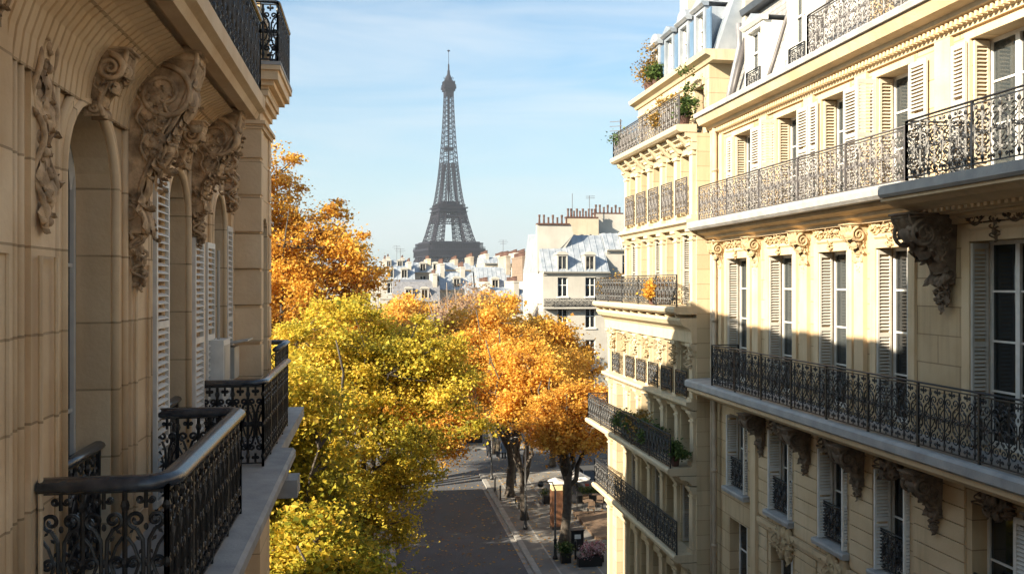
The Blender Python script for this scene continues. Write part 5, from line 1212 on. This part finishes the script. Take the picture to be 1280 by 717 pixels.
cafe_chair(13.0, 51.5, 3.1, 'wooden cafe chair in front of the table by the parasol'); cafe_chair(13.9, 52.9, 3.0, 'wooden cafe chair in front of the farther cafe table'); cafe_chair(13.1, 52.95, .1, 'wooden cafe chair behind the table by the parasol')
def planter(x, y, L, leafm, lab, seed, wd=.4):
    T = empty('planter', (x, y, GZ + .13), lab, 'planter', 'planters on the right pavement'); mb = MB(); z = GZ + .13
    mb.box(x - L/2, x + L/2, y - wd/2, y + wd/2, z, z + .45); mb.box(x - L/2 - .03, x + L/2 + .03, y - wd/2 - .03, y + wd/2 + .03, z + .45, z + .5); mb.build('trough', 'black', T)
    rs = np.random.default_rng(seed); C_ = np.stack([x + rs.uniform(-L/2, L/2, 16), y + rs.uniform(-wd/3, wd/3, 16), z + rs.uniform(.55, .85, 16)], -1)
    V, Fa, k = leaf_cloud(C_, np.full(16, .13), 1400, .08, rs); cm = MB(); cm.add(V, Fa); t = rs.uniform(0, 1, 1400); cm.tint = np.concatenate([t, t]); cm.build('foliage', leafm, T)
planter(10.6, 42.3, 1.2, 'flower', 'flower trough with pink and white blooms at the bottom edge, left one', 500); planter(11.0, 42.9, .9, 'flower', 'flower trough touching the corner of the balconied house', 501)
planter(9.55, 43.0, .5, 'leaf_bush', 'small green plant trough by the nearest lamp post', 502); planter(14.2, 54.6, 2.6, 'leaf_bush', 'dark green hedge trough behind the cafe tables', 503, .5); planter(11.6, 54.8, 1.8, 'leaf_bush', 'dark hedge trough behind the parasol', 504, .5)
# bench
T = empty('bench', (9.2, 54.2, GZ + .13), 'dark slatted bench beside the tree trunks on the right pavement', 'bench'); z = GZ + .13
mb = MB(); [mb.box(8.9 + .12 * k, 9.0 + .12 * k, 53.4, 55.0, z + .43, z + .46) for k in range(4)]; mb.build('seat', 'wood', T)
mb = MB(); [mb.box(9.40, 9.43, 53.4, 55.0, z + .55 + .12 * k, z + .64 + .12 * k) for k in range(3)]; mb.build('backrest', 'wood', T)
for y in (53.5, 54.8):
    mb = MB(); mb.box(8.92, 8.98, y, y + .06, z, z + .428); mb.box(9.34, 9.395, y, y + .06, z, z + .9); mb.box(8.98, 9.34, y, y + .06, z + .36, z + .428); mb.build('leg', 'black', T)
# parked car and small van seen between the trunks
def car(x, y, rot, paint, label, L=4.2, Wd=1.75, H=1.45, name='parked_car'):
    T = empty(name, (0, 0, 0), label, 'car', 'parked cars'); T.location = (x, y, GZ + .135 + EYE); T.rotation_euler[2] = rot
    def part(nm, m_, mb, par=None, sm=False):
        o = mb.build(nm, m_, None, sm)
        if par is None: o.location = (0, 0, -EYE); o.parent = T
        else:
            o.parent = par
        return o
    mb = MB(); xs = [-.5, -.49, -.36, -.25, -.10, .12, .27, .40, .49, .5]; low_ = [.34, .24, .2, .2, .2, .2, .2, .2, .24, .34]; belt = [.62, .78, .88, .90, .92, .91, .88, .78, .68, .55]; rows = []
    for xx, lo, be in zip(xs, low_, belt):
        w2 = Wd / 2 * (1 - .5 * max(0, abs(xx) - .38) / .12 * .28); rows.append([(xx * L, -w2 * .9, lo), (xx * L, -w2, (lo + be) * .5), (xx * L, -w2 * .94, be), (xx * L, 0, be + .03), (xx * L, w2 * .94, be), (xx * L, w2, (lo + be) * .5), (xx * L, w2 * .9, lo), (xx * L, 0, lo - .02), (xx * L, -w2 * .9, lo)])
    mb.grid(rows); mb.add(rows[0][:-1], [tuple(range(8))]); mb.add(rows[-1][:-1], [tuple(range(8))]); part('body', paint, mb, sm=True)
    mb = MB(); w2 = Wd / 2 * .90; w3 = Wd / 2 * .74
    mb.hexa([(-.40 * L, -w2, .9), (.25 * L, -w2, .9), (.25 * L, w2, .9), (-.40 * L, w2, .9), (-.28 * L, -w3, H - .04), (.07 * L, -w3, H - .04), (.07 * L, w3, H - .04), (-.28 * L, w3, H - .04)]); part('windows', 'glass_d', mb)
    mb = MB(); mb.box(-.285 * L, .075 * L, -w3 - .01, w3 + .01, H - .045, H); mb.beam((-.29 * L, w3, H - .02), (-.41 * L, w2, .9), .06); mb.beam((-.29 * L, -w3, H - .02), (-.41 * L, -w2, .9), .06); mb.beam((.08 * L, w3, H - .02), (.26 * L, w2, .9), .06); mb.beam((.08 * L, -w3, H - .02), (.26 * L, -w2, .9), .06); mb.beam((-.08 * L, w3, H - .02), (-.08 * L, w2, .9), .06); mb.beam((-.08 * L, -w3, H - .02), (-.08 * L, -w2, .9), .06); part('roof', paint, mb)
    for sx in (-.31, .31):
        for sy in (-1, 1):
            mb = MB(); yy = sy * (Wd / 2 - .11)
            mb.tube([(sx * L, yy - .09, .31), (sx * L, yy + .09, .31)], .31, 18); o = part('wheel', 'black', mb); mb2 = MB(); mb2.tube([(sx * L, yy - .095, .31 - EYE), (sx * L, yy + .095, .31 - EYE)], .19, 12); mb2.v = [v + np.array([0, 0, EYE]) for v in mb2.v]; r_ = mb2.build('rim', 'zinc', None); r_.parent = o
    for sy in (-1, 1):
        mb = MB(); mb.box(.485 * L, .497 * L, sy * .6 - .16, sy * .6 + .16, .58, .70); part('headlight', 'white', mb); mb = MB(); mb.box(-.503 * L, -.49 * L, sy * .62 - .13, sy * .62 + .13, .62, .74); part('tail_light', 'red', mb)
    return T
car(14.6, 58.5, R(90), 'car', 'grey parked car on the right pavement behind the cafe deck'); car(2.3, 95, R(90), 'cloth_d', 'dark parked car at the left kerb far down the street')

# ================================================================== people
def person(x, y, rot, label, coat='cloth_d', legs='cloth_d', hair='bark', walk=.22, h=1.72):
    T = empty('person', (x, y, GZ + .13), label, 'person'); T.rotation_euler[2] = rot; k = h / 1.72
    me = bpy.data.meshes.new('body')
    J = {'pel': (0, 0, .94, .125), 'sp': (0, .0, 1.12, .12), 'ch': (0, 0, 1.32, .145), 'nk': (0, 0, 1.47, .055), 'hd': (0, .015, 1.58, .085), 'ht': (0, .01, 1.68, .07),
         'hl': (-.09, 0, .90, .095), 'kl': (-.10, walk * .55, .50, .062), 'al': (-.10, walk * .3 - .02, .09, .042), 'tl': (-.11, walk * .3 + .14, .035, .035),
         'hr': (.09, 0, .90, .095), 'kr': (.10, -walk * .1, .50, .062), 'ar': (.10, -walk * 1.2, .12, .042), 'tr': (.11, -walk * 1.2 + .13, .05, .035),
         'sl': (-.18, 0, 1.40, .06), 'el': (-.24, -walk * .5, 1.13, .045), 'wl': (-.25, -walk * .2, .88, .032), 'fl': (-.25, -walk * .1, .79, .03),
         'sr': (.18, 0, 1.40, .06), 'er': (.24, walk * .4, 1.13, .045), 'wr': (.25, walk * .9, .90, .032), 'fr': (.25, walk * 1.0, .81, .03)}
    ks = list(J); E_ = [('pel', 'sp'), ('sp', 'ch'), ('ch', 'nk'), ('nk', 'hd'), ('hd', 'ht'), ('pel', 'hl'), ('hl', 'kl'), ('kl', 'al'), ('al', 'tl'), ('pel', 'hr'), ('hr', 'kr'), ('kr', 'ar'), ('ar', 'tr'), ('ch', 'sl'), ('sl', 'el'), ('el', 'wl'), ('wl', 'fl'), ('ch', 'sr'), ('sr', 'er'), ('er', 'wr'), ('wr', 'fr')]
    me.from_pydata([tuple(c * k for c in J[q][:3]) for q in ks], [(ks.index(a), ks.index(b)) for a, b in E_], [])
    o = bpy.data.objects.new('body', me); C.objects.link(o); o.parent = T; me.materials.append(M['skin'])
    md = o.modifiers.new('skin', 'SKIN'); me.skin_vertices.new() if not me.skin_vertices else None
    for i, q in enumerate(ks): me.skin_vertices[0].data[i].radius = (J[q][3] * k, J[q][3] * k * .85)
    me.skin_vertices[0].data[0].use_root = True
    o.modifiers.new('sub', 'SUBSURF').levels = 1; o.modifiers['sub'].render_levels = 2
    def P(nm, m_, f):
        mb = MB(); f(mb); mb.v = [v * k - np.array([0, 0, EYE]) for v in mb.v]; q = mb.build(nm, m_, None, True); q.parent = T
    def loft(rs_):
        def g(mb): mb.grid([[(cx + rx * cos(t), cy + ry * sin(t), z) for t in np.linspace(0, 2 * pi, 17)] for (cx, cy, z, rx, ry) in rs_])
        return g
    P('coat', coat, loft([(0, -.01, .62, .225, .19), (0, 0, .85, .205, .165), (0, 0, 1.05, .175, .145), (0, 0, 1.28, .21, .16), (0, 0, 1.42, .20, .135), (0, 0, 1.49, .08, .08)]))
    for s, e, w_ in (('sl', 'el', 'wl'), ('sr', 'er', 'wr')): P('sleeve', coat, lambda mb: mb.tube([J[s][:3], J[e][:3], J[w_][:3]], [.078, .065, .05], 10))
    for a, b, c in (('hl', 'kl', 'al'), ('hr', 'kr', 'ar')): P('trouser_leg', legs, lambda mb: mb.tube([J[a][:3], J[b][:3], J[c][:3]], [.115, .085, .065], 10))
    P('hair', hair, lambda mb: mb.sphere((0, -.02, 1.64), .105, 12, 8, (.9, 1.0, 1.0)))
    return T
person(9.55, 59.5, .2, 'person in a dark coat walking away along the right pavement'); person(9.2, 69.6, 3.0, 'person in a dark coat crossing at the far corner, left of the pair', 'cloth_d')
person(10.3, 68.8, 3.3, 'person in a blue jacket standing at the far corner', 'cloth_b', walk=.05); person(9.9, 69.4, 2.8, 'person in a tan coat walking towards the camera at the far corner', 'cloth_t')
# fallen leaves on the ground
rs = np.random.default_rng(99); n = 5000; xx = rs.uniform(-6, 16, n); yy = rs.uniform(30, 95, n); onp = ((xx > RR + .3) | (xx < RL - .3)) & ((yy < CY0 - .3) | (yy > CY1 + .3))
zz = np.where(onp, GZ + .15, GZ + .03); keep = ~((xx > 8.3) & (yy < 35)); c = np.stack([xx, yy, zz], -1)[keep]; n = len(c)
a = rs.uniform(0, 2 * pi, n); s_ = rs.uniform(.05, .11, n); t = np.stack([np.cos(a), np.sin(a), rs.uniform(-.1, .1, n)], -1) * s_[:, None]; b = np.stack([-np.sin(a), np.cos(a), rs.uniform(0, .2, n)], -1) * s_[:, None] * .6
mb = MB(); i = np.arange(n)[:, None] * 4; mb.add(np.stack([c - t, c + b, c + t, c - b], 1).reshape(-1, 3), i + np.array([[0, 1, 2, 3]])); mb.tint = rs.uniform(0, 1, n)
tag(mb.build('fallen_leaves', 'leaf_orange'), 'scattered fallen yellow and orange leaves on the road and pavement', 'leaves', kind='stuff')
# air
HAZE = 0.0001
if HAZE:
    hm = bpy.data.materials.new('haze'); hm.use_nodes = True; N_ = hm.node_tree.nodes; N_.remove(N_['Principled BSDF']); pv = N_.new('ShaderNodeVolumePrincipled')
    pv.inputs['Color'].default_value = (.80, .88, 1.0, 1); pv.inputs['Density'].default_value = HAZE; pv.inputs['Anisotropy'].default_value = 0.2; hm.node_tree.links.new(pv.outputs[0], N_['Material Output'].inputs['Volume'])
    mb = MB(); mb.box(-3100, 3100, -3100, 3100, GZ - 1, GZ + 335); M['haze'] = hm; tag(mb.build('haze', 'haze'), kind='stuff')
